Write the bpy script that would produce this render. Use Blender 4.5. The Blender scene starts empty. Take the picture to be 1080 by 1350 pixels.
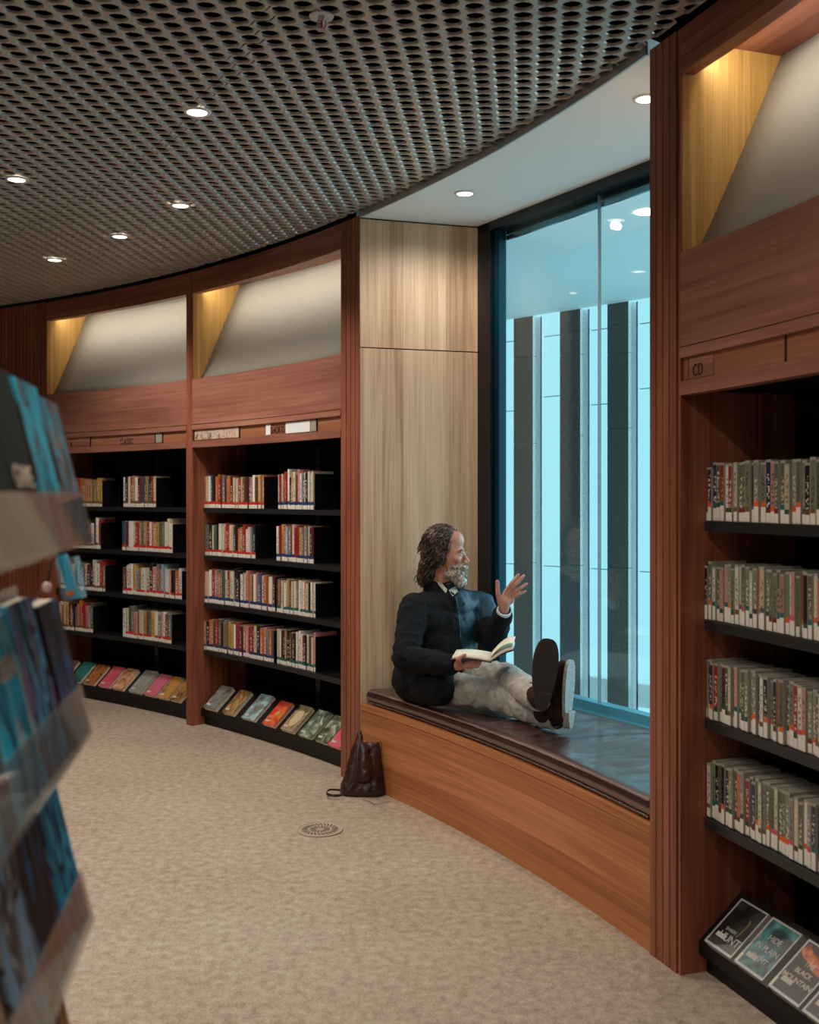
import bpy, bmesh, math, random
import numpy as np
from mathutils import Vector, Matrix, noise
random.seed(7)
S = bpy.context.scene
COL = S.collection
PI = math.pi
F = 1400.0; HY = 653.7; EYE = 1.5            # focal length and horizon in pixels of the 1080x1350 frame
# ------------------------------------------------------------------ camera
cd = bpy.data.cameras.new('camera'); cam = bpy.data.objects.new('camera', cd); COL.objects.link(cam)
cam.location = (0, 0, EYE); cam.rotation_euler = (PI/2, 0, 0)
cd.sensor_fit = 'VERTICAL'; cd.sensor_height = 36; cd.sensor_width = 28.8
cd.lens = 36*F/1350; cd.shift_y = -(675-HY)/1350
cd.clip_start = .05; cd.clip_end = 200
cd.dof.use_dof = True; cd.dof.focus_distance = 4.9; cd.dof.aperture_fstop = 4.0
S.camera = cam
# ------------------------------------------------------------------ world and exposure
W = bpy.data.worlds.new('world'); S.world = W; W.use_nodes = True
bg = W.node_tree.nodes['Background']; bg.inputs[0].default_value = (.38, .84, .96, 1); bg.inputs[1].default_value = 1.08
S.view_settings.view_transform = 'Standard'; S.view_settings.look = 'None'
S.view_settings.gamma = 1; S.view_settings.exposure = 0.0; S.view_settings.use_curve_mapping = False
DOWN_W = 11.0      # watts of every ceiling downlight
COVE_W = 5.6       # watts of a cove strip
sd = bpy.data.lights.new('daylight_sun', 'SUN'); sd.energy = 3.2; sd.angle = math.radians(50); sd.color = (.55, .86, 1)
sun = bpy.data.objects.new('daylight_sun', sd); COL.objects.link(sun); sun.rotation_euler = Vector((-.93, -.30, -.22)).to_track_quat('-Z', 'Y').to_euler()
# fill light added unseen behind the camera to brighten the walls
fill_data = bpy.data.lights.new('added_fill_light', 'AREA'); fill_data.shape = 'RECTANGLE'; fill_data.size = 7; fill_data.size_y = 2.0; fill_data.energy = 88; fill_data.color = (.93, .97, 1)
fill_obj = bpy.data.objects.new('added_fill_light', fill_data); COL.objects.link(fill_obj); fill_obj.location = (-8.5, -7.9, 1.7); fill_obj.rotation_euler = Vector((.55, .84, .05)).to_track_quat('-Z', 'Z').to_euler()
# ------------------------------------------------------------------ room geometry: a concave wall round C
CX, CY, R = -7.9, .332, 9.243
ZC = 2.979
def theta_at(px, r=R):
    u = (px-540)/F; a = u*u+1; b = -2*(u*CX+CY); c = CX*CX+CY*CY-r*r
    t = (-b+math.sqrt(b*b-4*a*c))/(2*a)
    return math.atan2(t-CY, u*t-CX)
def pol(r, t, z=0): return Vector((CX+r*math.cos(t), CY+r*math.sin(t), z))
def Q(px, py, Y): return Vector(((px-540)/F*Y, Y, EYE-(py-HY)/F*Y))
def QZ(px, py, z):
    Y = (EYE-z)*F/(py-HY); return Vector(((px-540)/F*Y, Y, z))
def lin(c): return tuple((v/255/12.92 if v/255 <= .04045 else ((v/255+.055)/1.055)**2.4) for v in c)+(1,)
# ------------------------------------------------------------------ materials
def nt(name):
    m = bpy.data.materials.new(name); m.use_nodes = True
    t = m.node_tree; return m, t, t.nodes['Principled BSDF']
def N(t, typ, **k):
    n = t.nodes.new(typ)
    for a, v in k.items():
        if a in n.inputs: n.inputs[a].default_value = v
        else: setattr(n, a, v)
    return n
def ramp(t, fac, stops):
    r = t.nodes.new('ShaderNodeValToRGB'); t.links.new(fac, r.inputs[0])
    e = r.color_ramp.elements
    while len(e) < len(stops): e.new(.5)
    for x, (p, c) in zip(e, stops): x.position = p; x.color = c
    return r.outputs[0]
def math_(t, op, a, b=None, c=None):
    n = t.nodes.new('ShaderNodeMath'); n.operation = op
    for i, v in enumerate((a, b, c)):
        if v is None: continue
        if isinstance(v, (int, float)): n.inputs[i].default_value = v
        else: t.links.new(v, n.inputs[i])
    return n.outputs[0]
def mix(t, f, a, b, mode='MIX'):
    n = t.nodes.new('ShaderNodeMix'); n.data_type = 'RGBA'; n.blend_type = mode
    for s, v in ((0, f), (6, a), (7, b)):
        if isinstance(v, (int, float)): n.inputs[s].default_value = v
        elif isinstance(v, tuple): n.inputs[s].default_value = v
        else: t.links.new(v, n.inputs[s])
    return n.outputs[2]
def plain(name, c, rough=.5, metal=0, bump=0, bscale=200, spec=.5, emit=None):
    m, t, b = nt(name)
    b.inputs['Base Color'].default_value = lin(c); b.inputs['Roughness'].default_value = rough
    b.inputs['Metallic'].default_value = metal; b.inputs['Specular IOR Level'].default_value = spec
    if bump:
        n = N(t, 'ShaderNodeTexNoise', Scale=bscale, Detail=3.0); tc = t.nodes.new('ShaderNodeTexCoord')
        t.links.new(tc.outputs['Object'], n.inputs['Vector'])
        bp = N(t, 'ShaderNodeBump', Strength=bump, Distance=.002); t.links.new(n.outputs[0], bp.inputs['Height'])
        t.links.new(bp.outputs[0], b.inputs['Normal'])
    if emit:
        b.inputs['Emission Color'].default_value = lin(c); b.inputs['Emission Strength'].default_value = emit
    return m
def wood(name, lo, mid, hi, along='v', board=0, rough=.42, stretch=60, boardvar=.5):
    """grain runs along u or v of the metric UV map; 'board' adds a tone step per veneer leaf"""
    m, t, b = nt(name)
    uv = t.nodes.new('ShaderNodeTexCoord'); sp = t.nodes.new('ShaderNodeSeparateXYZ'); t.links.new(uv.outputs['UV'], sp.inputs[0])
    A, B = (sp.outputs[0], sp.outputs[1]) if along == 'v' else (sp.outputs[1], sp.outputs[0])   # A across the grain
    cb = t.nodes.new('ShaderNodeCombineXYZ')
    if board:
        k = math_(t, 'FLOOR', math_(t, 'DIVIDE', A, board))
        wn = N(t, 'ShaderNodeTexWhiteNoise', noise_dimensions='1D'); t.links.new(k, wn.inputs['W'])
        off = math_(t, 'MULTIPLY', wn.outputs[0], 7.0)
        bv = wn.outputs[0]
    else: off = 0.0; bv = None
    t.links.new(math_(t, 'MULTIPLY', A, stretch), cb.inputs[0])
    t.links.new(math_(t, 'ADD', math_(t, 'MULTIPLY', B, 1.6), off), cb.inputs[1])
    n1 = N(t, 'ShaderNodeTexNoise', Scale=1.0, Detail=5.0, Roughness=.6, Distortion=.4); t.links.new(cb.outputs[0], n1.inputs['Vector'])
    cb2 = t.nodes.new('ShaderNodeCombineXYZ')
    t.links.new(math_(t, 'MULTIPLY', A, stretch*.16), cb2.inputs[0]); t.links.new(math_(t, 'ADD', math_(t, 'MULTIPLY', B, .8), off), cb2.inputs[1])
    n2 = N(t, 'ShaderNodeTexNoise', Scale=1.0, Detail=2.0, Distortion=.8); t.links.new(cb2.outputs[0], n2.inputs['Vector'])
    f = math_(t, 'ADD', math_(t, 'MULTIPLY', n1.outputs[0], .55), math_(t, 'MULTIPLY', n2.outputs[0], .45))
    if bv is not None: f = math_(t, 'ADD', f, math_(t, 'MULTIPLY', math_(t, 'SUBTRACT', bv, .5), .22*boardvar))
    c = ramp(t, f, [(.33, lin(lo)), (.5, lin(mid)), (.68, lin(hi))])
    t.links.new(c, b.inputs['Base Color']); b.inputs['Roughness'].default_value = rough
    b.inputs['Specular IOR Level'].default_value = .35
    bp = N(t, 'ShaderNodeBump', Strength=.12, Distance=.001); t.links.new(n1.outputs[0], bp.inputs['Height']); t.links.new(bp.outputs[0], b.inputs['Normal'])
    return m
M = {}
M['frame'] = wood('red timber frame', (108, 60, 42), (142, 84, 62), (168, 106, 82), 'v')
M['frame_h'] = wood('red timber rail', (110, 60, 42), (140, 84, 64), (164, 106, 84), 'u', board=.11, boardvar=.5)
M['fascia'] = wood('pale red timber fascia', (132, 84, 68), (154, 104, 88), (174, 124, 106), 'u', board=.1, boardvar=.5)
M['bench'] = wood('honey timber veneer', (150, 92, 54), (178, 114, 70), (200, 136, 88), 'u', board=.075, boardvar=.8, stretch=75)
M['veneer'] = wood('pale quarter cut veneer', (168, 134, 106), (200, 170, 140), (220, 194, 166), 'v', board=.118, boardvar=.9, stretch=110)
M['gold'] = wood('golden veneer', (150, 112, 52), (190, 150, 84), (214, 178, 112), 'v', board=.1, stretch=110)
M['strip'] = wood('sign strip timber', (140, 88, 62), (160, 106, 78), (180, 126, 96), 'u')
M['black'] = plain('black shelf metal', (13, 13, 14), .45, spec=.4)
M['shelf'] = plain('charcoal shelf edge', (44, 46, 49), .35, .3)
M['inside'] = plain('black bay lining', (10, 9, 9), .8, spec=.2)
M['alu'] = plain('brushed slotted steel', (120, 120, 122), .35, .8)
M['white'] = plain('white painted plasterboard', (240, 242, 244), .8)
M['metal_ceiling'] = plain('bronze grey perforated metal', (186, 180, 172), .42, .25)
M['trim'] = plain('satin aluminium trim', (180, 178, 176), .3, .75)
M['void'] = plain('black ceiling void', (4, 4, 4), .9, spec=0)
M['lamp'] = plain('lit lamp diffuser', (255, 240, 222), .5, emit=7)
M['lampring'] = plain('white lamp ring', (215, 212, 208), .4)
M['strip_led'] = plain('lit cove strip', (255, 232, 200), .5, emit=2)
M['cove'] = plain('grey cove reflector', (138, 137, 129), .6)
M['grey'] = plain('dark grey plaster', (58, 54, 52), .8)
M['frame_dark'] = plain('black window frame', (5, 18, 24), .35)
M['frame_teal'] = plain('teal anodised window frame', (6, 62, 82), .3, .4)
M['seal'] = plain('pale silicone joint', (130, 150, 156), .5)
M['sill'] = plain('pale blue metal sill', (96, 176, 200), .3, .5)
def glass(name, tint, f0=1.5, rough=0.0):
    m = bpy.data.materials.new(name); m.use_nodes = True; t = m.node_tree; t.nodes.clear()
    o = t.nodes.new('ShaderNodeOutputMaterial'); mx = t.nodes.new('ShaderNodeMixShader')
    tr = t.nodes.new('ShaderNodeBsdfTransparent'); tr.inputs[0].default_value = tint
    gl = t.nodes.new('ShaderNodeBsdfGlossy'); gl.inputs['Roughness'].default_value = rough
    ge = t.nodes.new('ShaderNodeNewGeometry'); fr = t.nodes.new('ShaderNodeFresnel')
    t.links.new(math_(t, 'ADD', math_(t, 'MULTIPLY', ge.outputs['Backfacing'], 1/f0-f0), f0), fr.inputs['IOR'])
    t.links.new(fr.outputs[0], mx.inputs[0]); t.links.new(tr.outputs[0], mx.inputs[1]); t.links.new(gl.outputs[0], mx.inputs[2]); t.links.new(mx.outputs[0], o.inputs[0])
    return m
M['glass'] = glass('window glass', (.98, 1, 1, 1), 1.5)
M['acrylic'] = glass('clear acrylic', (.92, .93, .93, 1), 1.5, .05)
_t = M['acrylic'].node_tree; _o = [n for n in _t.nodes if n.type == 'OUTPUT_MATERIAL'][0]; _m = [n for n in _t.nodes if n.type == 'MIX_SHADER'][0]
_d = _t.nodes.new('ShaderNodeBsdfDiffuse'); _d.inputs[0].default_value = (.6, .6, .58, 1); _x = _t.nodes.new('ShaderNodeMixShader'); _x.inputs[0].default_value = .11
_t.links.new(_m.outputs[0], _x.inputs[1]); _t.links.new(_d.outputs[0], _x.inputs[2]); _t.links.new(_x.outputs[0], _o.inputs[0])
def carpet():
    m, t, b = nt('beige flecked carpet'); tc = t.nodes.new('ShaderNodeTexCoord')
    a = N(t, 'ShaderNodeTexNoise', Scale=130.0, Detail=3.0, Roughness=.7); t.links.new(tc.outputs['Object'], a.inputs['Vector'])
    c = N(t, 'ShaderNodeTexNoise', Scale=1.1, Detail=3.0); t.links.new(tc.outputs['Object'], c.inputs['Vector'])
    d = N(t, 'ShaderNodeTexNoise', Scale=28.0, Detail=2.0); t.links.new(tc.outputs['Object'], d.inputs['Vector'])
    f = math_(t, 'ADD', math_(t, 'ADD', math_(t, 'MULTIPLY', a.outputs[0], .5), math_(t, 'MULTIPLY', c.outputs[0], .18)), math_(t, 'MULTIPLY', d.outputs[0], .32))
    t.links.new(ramp(t, f, [(.36, lin((142, 126, 111))), (.5, lin((175, 160, 144))), (.64, lin((198, 186, 170)))]), b.inputs['Base Color'])
    b.inputs['Roughness'].default_value = 1; b.inputs['Specular IOR Level'].default_value = .05
    bp = N(t, 'ShaderNodeBump', Strength=.6, Distance=.004); t.links.new(a.outputs[0], bp.inputs['Height']); t.links.new(bp.outputs[0], b.inputs['Normal'])
    return m
M['carpet'] = carpet()
def stone(name, c1, c2, sc=120):
    m, t, b = nt(name); tc = t.nodes.new('ShaderNodeTexCoord')
    a = N(t, 'ShaderNodeTexNoise', Scale=sc, Detail=4.0, Roughness=.8); t.links.new(tc.outputs['Object'], a.inputs['Vector'])
    t.links.new(ramp(t, a.outputs[0], [(.35, lin(c1)), (.65, lin(c2))]), b.inputs['Base Color']); b.inputs['Roughness'].default_value = .85
    return m
M['stone'] = stone('shaded dark granite', (84, 76, 74), (104, 96, 92), 60)
M['stone_lit'] = stone('sky-lit speckled granite', (186, 190, 190), (246, 246, 244), 90)  # paler copy of the fin stone, sky light put into its colour
def leather(name, c, c2, rough, bs=.5, sc=160):
    m, t, b = nt(name); tc = t.nodes.new('ShaderNodeTexCoord')
    v = N(t, 'ShaderNodeTexVoronoi', Scale=float(sc)); t.links.new(tc.outputs['Object'], v.inputs['Vector'])
    n = N(t, 'ShaderNodeTexNoise', Scale=5.0, Detail=5.0); t.links.new(tc.outputs['Object'], n.inputs['Vector'])
    t.links.new(ramp(t, n.outputs[0], [(.35, lin(c)), (.7, lin(c2))]), b.inputs['Base Color']); b.inputs['Roughness'].default_value = rough
    bp = N(t, 'ShaderNodeBump', Strength=bs, Distance=.0008); t.links.new(v.outputs[0], bp.inputs['Height']); t.links.new(bp.outputs[0], b.inputs['Normal'])
    return m
M['leather'] = leather('dark brown cushion leather', (54, 30, 28), (72, 42, 38), .34, .15)
M['leather'].node_tree.nodes['Principled BSDF'].inputs['Coat Weight'].default_value = .8; M['leather'].node_tree.nodes['Principled BSDF'].inputs['Coat Roughness'].default_value = .27; M['leather'].node_tree.nodes['Principled BSDF'].inputs['Coat IOR'].default_value = 2.1
M['piping'] = leather('pale leather seam', (96, 66, 58), (150, 118, 106), .4)  # piping in a paler tone than the cushion
M['bag'] = leather('brown bag leather', (36, 18, 16), (64, 34, 29), .32)
M['bag_dark'] = leather('dark bag strap leather', (24, 15, 14), (38, 24, 22), .4)
M['skin'] = stone('skin', (168, 112, 94), (196, 140, 120), 30); M['skin'].node_tree.nodes['Principled BSDF'].inputs['Roughness'].default_value = .5
M['jacket'] = plain('black wool jacket', (22, 24, 27), .9, bump=.5, bscale=400, spec=.15)
M['shirt'] = plain('dark blue shirt', (4, 46, 64), .6, bump=.3, bscale=300, spec=.4)
M['cuff'] = plain('white cotton cuff', (205, 210, 214), .8)
M['collar'] = stone('patterned inner collar', (70, 100, 96), (210, 210, 190), 160)
M['trouser'] = stone('light grey denim', (150, 146, 140), (176, 172, 166), 220)
M['shoe'] = plain('dark brown suede', (48, 30, 24), .85, bump=.4, bscale=300, spec=.2)
M['sole_dark'] = plain('dark rubber sole', (42, 30, 26), .75, bump=.4, bscale=150)
M['sole_lit'] = stone('window-lit grey sole', (120, 122, 120), (176, 178, 174), 120)  # paler than the other sole, window light put into the colour
M['heel'] = plain('tan heel leather', (104, 66, 40), .6)
M['eye'] = plain('eye', (200, 195, 190), .2); M['iris'] = plain('dark iris', (30, 30, 34), .2)
M['lip'] = plain('lip', (150, 90, 80), .5)
def hair(name, c1, c2, c3):
    m, t, b = nt(name); tc = t.nodes.new('ShaderNodeTexCoord')
    n = N(t, 'ShaderNodeTexNoise', Scale=60.0, Detail=3.0); t.links.new(tc.outputs['Object'], n.inputs['Vector'])
    t.links.new(ramp(t, n.outputs[0], [(.35, lin(c1)), (.5, lin(c2)), (.68, lin(c3))]), b.inputs['Base Color']); b.inputs['Roughness'].default_value = .45
    return m
M['hair'] = hair('greying brown hair', (26, 16, 12), (48, 31, 23), (92, 70, 55))
M['beard'] = hair('grey beard', (110, 92, 82), (165, 150, 140), (220, 212, 204))
M['paper'] = plain('book paper', (222, 214, 196), .9)
M['label'] = plain('white spine label', (226, 222, 212), .7)
M['plate'] = plain('white sign plate', (236, 240, 244), .4)
M['ink'] = plain('dark lettering', (22, 18, 16), .7)
M['silver_ink'] = plain('silver lettering', (190, 190, 186), .6)
M['barcode'] = plain('barcode sticker', (200, 196, 190), .7)
for k, c in dict(t_red=(196, 52, 40), t_blue=(38, 58, 110), t_teal=(30, 96, 96), t_orange=(220, 92, 40), t_brown=(110, 84, 50), t_pink=(200, 80, 96), t_green=(40, 80, 60), t_maroon=(110, 40, 44)).items():
    M[k] = plain('tape '+k[2:], c, .5)
def spine_mat(name, rough):
    """colour from the object's own colour; a printed title runs up the spine"""
    m, t, b = nt(name); oi = t.nodes.new('ShaderNodeObjectInfo'); tc = t.nodes.new('ShaderNodeTexCoord')
    sp = t.nodes.new('ShaderNodeSeparateXYZ'); t.links.new(tc.outputs['Object'], sp.inputs[0])
    cb = t.nodes.new('ShaderNodeCombineXYZ')
    t.links.new(math_(t, 'MULTIPLY', sp.outputs[1], 2.2), cb.inputs[0])
    t.links.new(math_(t, 'ADD', math_(t, 'MULTIPLY', sp.outputs[2], 22.0), math_(t, 'MULTIPLY', oi.outputs['Random'], 90.0)), cb.inputs[1])
    n = N(t, 'ShaderNodeTexNoise', Scale=1.0, Detail=1.5); t.links.new(cb.outputs[0], n.inputs['Vector'])
    hi = math_(t, 'GREATER_THAN', n.outputs[0], .53)
    inside = math_(t, 'LESS_THAN', math_(t, 'ABSOLUTE', math_(t, 'SUBTRACT', sp.outputs[2], math_(t, 'ADD', .45, math_(t, 'MULTIPLY', oi.outputs['Random'], .15)))), .27)
    mid = math_(t, 'LESS_THAN', math_(t, 'ABSOLUTE', sp.outputs[1]), .26)
    f = math_(t, 'MULTIPLY', math_(t, 'MULTIPLY', hi, inside), mid)
    wn = N(t, 'ShaderNodeTexWhiteNoise', noise_dimensions='1D'); t.links.new(oi.outputs['Random'], wn.inputs['W'])
    ink = ramp(t, wn.outputs[0], [(.35, lin((28, 22, 22))), (.5, lin((210, 196, 150))), (.75, lin((235, 232, 226)))])
    c = mix(t, math_(t, 'MULTIPLY', f, .75), oi.outputs['Color'], ink)
    t.links.new(c, b.inputs['Base Color']); b.inputs['Roughness'].default_value = rough
    return m
M['cover'] = spine_mat('book cover', .45)
M['discspine'] = spine_mat('disc case insert', .3)
M['case'] = plain('translucent pale case plastic', (160, 157, 146), .3)
def print_mat(name, cols, seed, scale=6, rough=.35, distort=1.5, st3=(1, 1, 1)):
    m, t, b = nt(name); tc = t.nodes.new('ShaderNodeTexCoord')
    mp = t.nodes.new('ShaderNodeMapping'); mp.inputs['Location'].default_value = (seed*3.7, seed*1.3, seed); mp.inputs['Scale'].default_value = st3; t.links.new(tc.outputs['Object'], mp.inputs[0])
    n = N(t, 'ShaderNodeTexNoise', Scale=float(scale), Detail=2.5, Distortion=float(distort)); t.links.new(mp.outputs[0], n.inputs['Vector'])
    lo_, hi_ = (.36, .56) if st3 != (1, 1, 1) else (.30, .70)
    st = [(lo_+(hi_-lo_)*i/max(1, len(cols)-1), lin(c)) for i, c in enumerate(cols)]
    o = ramp(t, n.outputs[0], st); o.node.color_ramp.interpolation = 'B_SPLINE' if st3 == (1, 1, 1) else 'CONSTANT'; t.links.new(o, b.inputs['Base Color']); b.inputs['Roughness'].default_value = rough
    return m
# ------------------------------------------------------------------ mesh helpers
class MB:
    def __init__(s): s.v = []; s.f = []; s.uv = []; s.m = []; s.sm = False
    def face(s, pts, uv=None, m=0):
        i = len(s.v); s.v += [tuple(p) for p in pts]; s.f.append(tuple(range(i, i+len(pts))))
        s.uv += uv if uv else [(p[0], p[2]) for p in pts]; s.m.append(m)
    def box(s, o, ax, ay, az, m=0):
        """box from corner o along three edge vectors"""
        o, ax, ay, az = map(Vector, (o, ax, ay, az)); lx, ly, lz = ax.length, ay.length, az.length
        P = lambda i, j, k: o+ax*i+ay*j+az*k
        for a, b, c, d, du, dv in (((0,0,0),(1,0,0),(1,0,1),(0,0,1),lx,lz), ((1,1,0),(0,1,0),(0,1,1),(1,1,1),lx,lz),
            ((0,1,0),(0,0,0),(0,0,1),(0,1,1),ly,lz), ((1,0,0),(1,1,0),(1,1,1),(1,0,1),ly,lz), ((0,0,1),(1,0,1),(1,1,1),(0,1,1),lx,ly), ((0,1,0),(1,1,0),(1,0,0),(0,0,0),lx,ly)):
            s.face([P(*a), P(*b), P(*c), P(*d)], [(0, 0), (du, 0), (du, dv), (0, dv)], m)
        return s
    def cbox(s, c, sx, sy, sz, m=0): return s.box((c[0]-sx/2, c[1]-sy/2, c[2]-sz/2), (sx,0,0), (0,sy,0), (0,0,sz), m)
    def polar(s, r0, r1, t0, t1, z0, z1, seg=1, m=0, zb=None):
        """curved box; t0<t1"""
        for k in range(seg):
            a = t0+(t1-t0)*k/seg; b = t0+(t1-t0)*(k+1)/seg; ua, ub = -a*R, -b*R
            s.face([pol(r0,b,z0), pol(r0,a,z0), pol(r0,a,z1), pol(r0,b,z1)], [(ub,z0),(ua,z0),(ua,z1),(ub,z1)], m)
            s.face([pol(r1,a,z0), pol(r1,b,z0), pol(r1,b,z1), pol(r1,a,z1)], [(ua,z0),(ub,z0),(ub,z1),(ua,z1)], m)
            s.face([pol(r0,b,z1), pol(r0,a,z1), pol(r1,a,z1), pol(r1,b,z1)], [(ub,r0),(ua,r0),(ua,r1),(ub,r1)], m)
            s.face([pol(r1,b,z0), pol(r1,a,z0), pol(r0,a,z0), pol(r0,b,z0)], [(ub,r1),(ua,r1),(ua,r0),(ub,r0)], m)
        s.face([pol(r0,t0,z0), pol(r1,t0,z0), pol(r1,t0,z1), pol(r0,t0,z1)], [(r0,z0),(r1,z0),(r1,z1),(r0,z1)], m)
        s.face([pol(r1,t1,z0), pol(r0,t1,z0), pol(r0,t1,z1), pol(r1,t1,z1)], [(r1,z0),(r0,z0),(r0,z1),(r1,z1)], m)
        return s
    def prism(s, pts, z0, z1, m=0):
        n = len(pts); d = 0
        s.face([(p[0], p[1], z1) for p in pts], [(p[0], p[1]) for p in pts], m)
        s.face([(p[0], p[1], z0) for p in reversed(pts)], [(p[0], p[1]) for p in reversed(pts)], m)
        for i in range(n):
            a, b = pts[i], pts[(i+1) % n]; l = math.dist(a[:2], b[:2])
            s.face([(a[0],a[1],z0), (b[0],b[1],z0), (b[0],b[1],z1), (a[0],a[1],z1)], [(d,z0),(d+l,z0),(d+l,z1),(d,z1)], m); d += l
        return s
    def tube(s, pts, r, n=8, m=0, r2=None, flat=1.0):
        pts = [Vector(p) for p in pts]; k = len(pts); rings = []
        up = Vector((0, 0, 1)); prev = None
        for i, p in enumerate(pts):
            d = (pts[min(i+1, k-1)]-pts[max(i-1, 0)]).normalized()
            a = d.cross(up if abs(d.z) < .95 else Vector((1, 0, 0))).normalized() if prev is None else (prev-d*prev.dot(d)).normalized()
            prev = a; b = d.cross(a); rr = r if r2 is None else r+(r2-r)*i/(k-1)
            rings.append([p+a*math.cos(2*PI*j/n)*rr+b*math.sin(2*PI*j/n)*rr*flat for j in range(n)])
        i0 = len(s.v)
        for rg in rings: s.v += [tuple(q) for q in rg]
        for i in range(k-1):
            for j in range(n):
                q = (i0+i*n+j, i0+i*n+(j+1) % n, i0+(i+1)*n+(j+1) % n, i0+(i+1)*n+j)
                s.f.append(q); s.uv += [(j/n, i), ((j+1)/n, i), ((j+1)/n, i+1), (j/n, i+1)]; s.m.append(m)
        for base, rev in ((i0, True), (i0+(k-1)*n, False)):
            q = [base+j for j in range(n)]; q = q[::-1] if rev else q
            s.f.append(tuple(q)); s.uv += [(0, 0)]*n; s.m.append(m)
        return s
    def disc(s, c, r0, r1, n=24, z=None, m=0):
        c = Vector(c)
        for j in range(n):
            a, b = 2*PI*j/n, 2*PI*(j+1)/n
            p = [c+Vector((math.cos(q)*rr, math.sin(q)*rr, 0)) for q, rr in ((a, r1), (b, r1), (b, r0), (a, r0))]
            s.face(p if r0 > 0 else p[:3], None, m)
        return s
    def mesh(s, name, mats, smooth=False, merge=False):
        me = bpy.data.meshes.new(name); me.from_pydata(s.v, [], s.f)
        l = me.uv_layers.new(name='UVMap'); l.data.foreach_set('uv', np.array(s.uv, 'f').ravel())
        for m in mats: me.materials.append(m)
        me.polygons.foreach_set('material_index', s.m)
        if merge or smooth:
            b = bmesh.new(); b.from_mesh(me); bmesh.ops.remove_doubles(b, verts=b.verts, dist=1e-5); b.to_mesh(me); b.free()
        if smooth: me.polygons.foreach_set('use_smooth', [True]*len(me.polygons))
        me.update(); return me
    def build(s, name, mats, parent=None, smooth=False, merge=False, **k):
        if not isinstance(mats, (list, tuple)): mats = [mats]
        return link(name, s.mesh(name, mats, smooth, merge), parent, **k)
def link(name, me, parent=None, **k):
    o = bpy.data.objects.new(name, me); COL.objects.link(o)
    if parent is not None:
        o.parent = parent; bpy.context.view_layer.update() if False else None
        o.matrix_parent_inverse = Matrix.Translation(parent.location).inverted() if not k.get('local') else Matrix()
    k.pop('local', None)
    for a, v in k.items(): o[a] = v
    return o
def empty(name, loc=(0, 0, 0), **k):
    o = bpy.data.objects.new(name, None); o.location = loc; o.empty_display_size = .1; COL.objects.link(o)
    for a, v in k.items(): o[a] = v
    return o
def thing(name, label, cat, loc=(0, 0, 0), group=None):
    o = empty(name, loc, label=label, category=cat)
    if group: o['group'] = group
    return o
def tag(o, label, cat, group=None):
    o['label'] = label; o['category'] = cat
    if group: o['group'] = group
    return o
def bevel(o, w=.003, seg=2):
    b = o.modifiers.new('bevel', 'BEVEL'); b.width = w; b.segments = seg; b.limit_method = 'ANGLE'; return o
def evaluated(o):
    dg = bpy.context.evaluated_depsgraph_get(); return bpy.data.meshes.new_from_object(o.evaluated_get(dg))
def text(s, size, mat, origin, X, U, parent=None, name='lettering', depth=.0006, xs_=1.0, space=.95, **k):
    c = bpy.data.curves.new('t', 'FONT'); c.body = s; c.size = size; c.align_x = 'CENTER'; c.align_y = 'CENTER'; c.extrude = depth; c.offset = size*.006; c.space_character = space
    o = bpy.data.objects.new('t', c); COL.objects.link(o); bpy.context.view_layer.update(); me = evaluated(o); bpy.data.objects.remove(o)
    X = Vector(X).normalized(); U = Vector(U).normalized(); Z = X.cross(U)
    me.transform(Matrix.Diagonal((xs_, 1, 1, 1))); m = Matrix((X, U, Z)).transposed().to_4x4(); m.translation = Vector(origin); me.transform(m)
    me.materials.clear(); me.materials.append(mat)
    return link(name, me, parent, **k)
ORD = ['first', 'second', 'third', 'fourth', 'fifth', 'sixth', 'seventh', 'eighth', 'ninth', 'tenth', 'eleventh', 'twelfth', 'thirteenth', 'fourteenth', 'fifteenth', 'sixteenth', 'seventeenth', 'eighteenth', 'nineteenth', 'twentieth']
ORD += ['twenty-'+o for o in ORD[:9]]+['thirtieth']+['thirty-'+o for o in ORD[:9]]+['fortieth']+['forty-'+o for o in ORD[:9]]
# ------------------------------------------------------------------ the setting: floor, ceiling, hidden walls
def arc(r, t0, t1, n): return [(CX+r*math.cos(t0+(t1-t0)*i/n), CY+r*math.sin(t0+(t1-t0)*i/n)) for i in range(n+1)]
tA0, tA1, tB1, tP1 = theta_at(60), theta_at(252), theta_at(451), theta_at(475)
tN1, tC0 = theta_at(857.8), theta_at(894.4)
tC1 = tC0-(tA1-tB1)*1.05
fm = MB(); fm.prism(arc(R+.5, 0, 2*PI, 96)[:-1], -.1, 0); fm.build('floor', M['carpet'], kind='structure')
# niche plan
WA = Vector((.397, 5.73)); WDIR = Vector((1.05-.397, 4.63-5.73)).normalized()
WB = WA+WDIR*1.98
F0 = pol(R, tP1).xy; F1 = pol(R, tN1).xy
front = [(p[0], p[1]) for p in arc(R, tN1, tP1, 14)]      # from right to left
# plain curved wall round the unseen rest of the room
wm = MB(); wm.polar(R, R+.1, tA0+.075, tC1-.03+2*PI, 0, 3.32, 80); wm.build('wall_back', M['frame'], kind='structure')
wm = MB(); wm.polar(R+.5, R+.55, theta_at(470, R+.5), tA0+.2, 0, 3.32, 16); wm.build('wall_left', M['grey'], kind='structure')
wm = MB(); wm.polar(R+.5, R+.55, tC1-.035, tC0+.004, 0, 3.32, 10); wm.build('wall_right', M['grey'], kind='structure')
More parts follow.
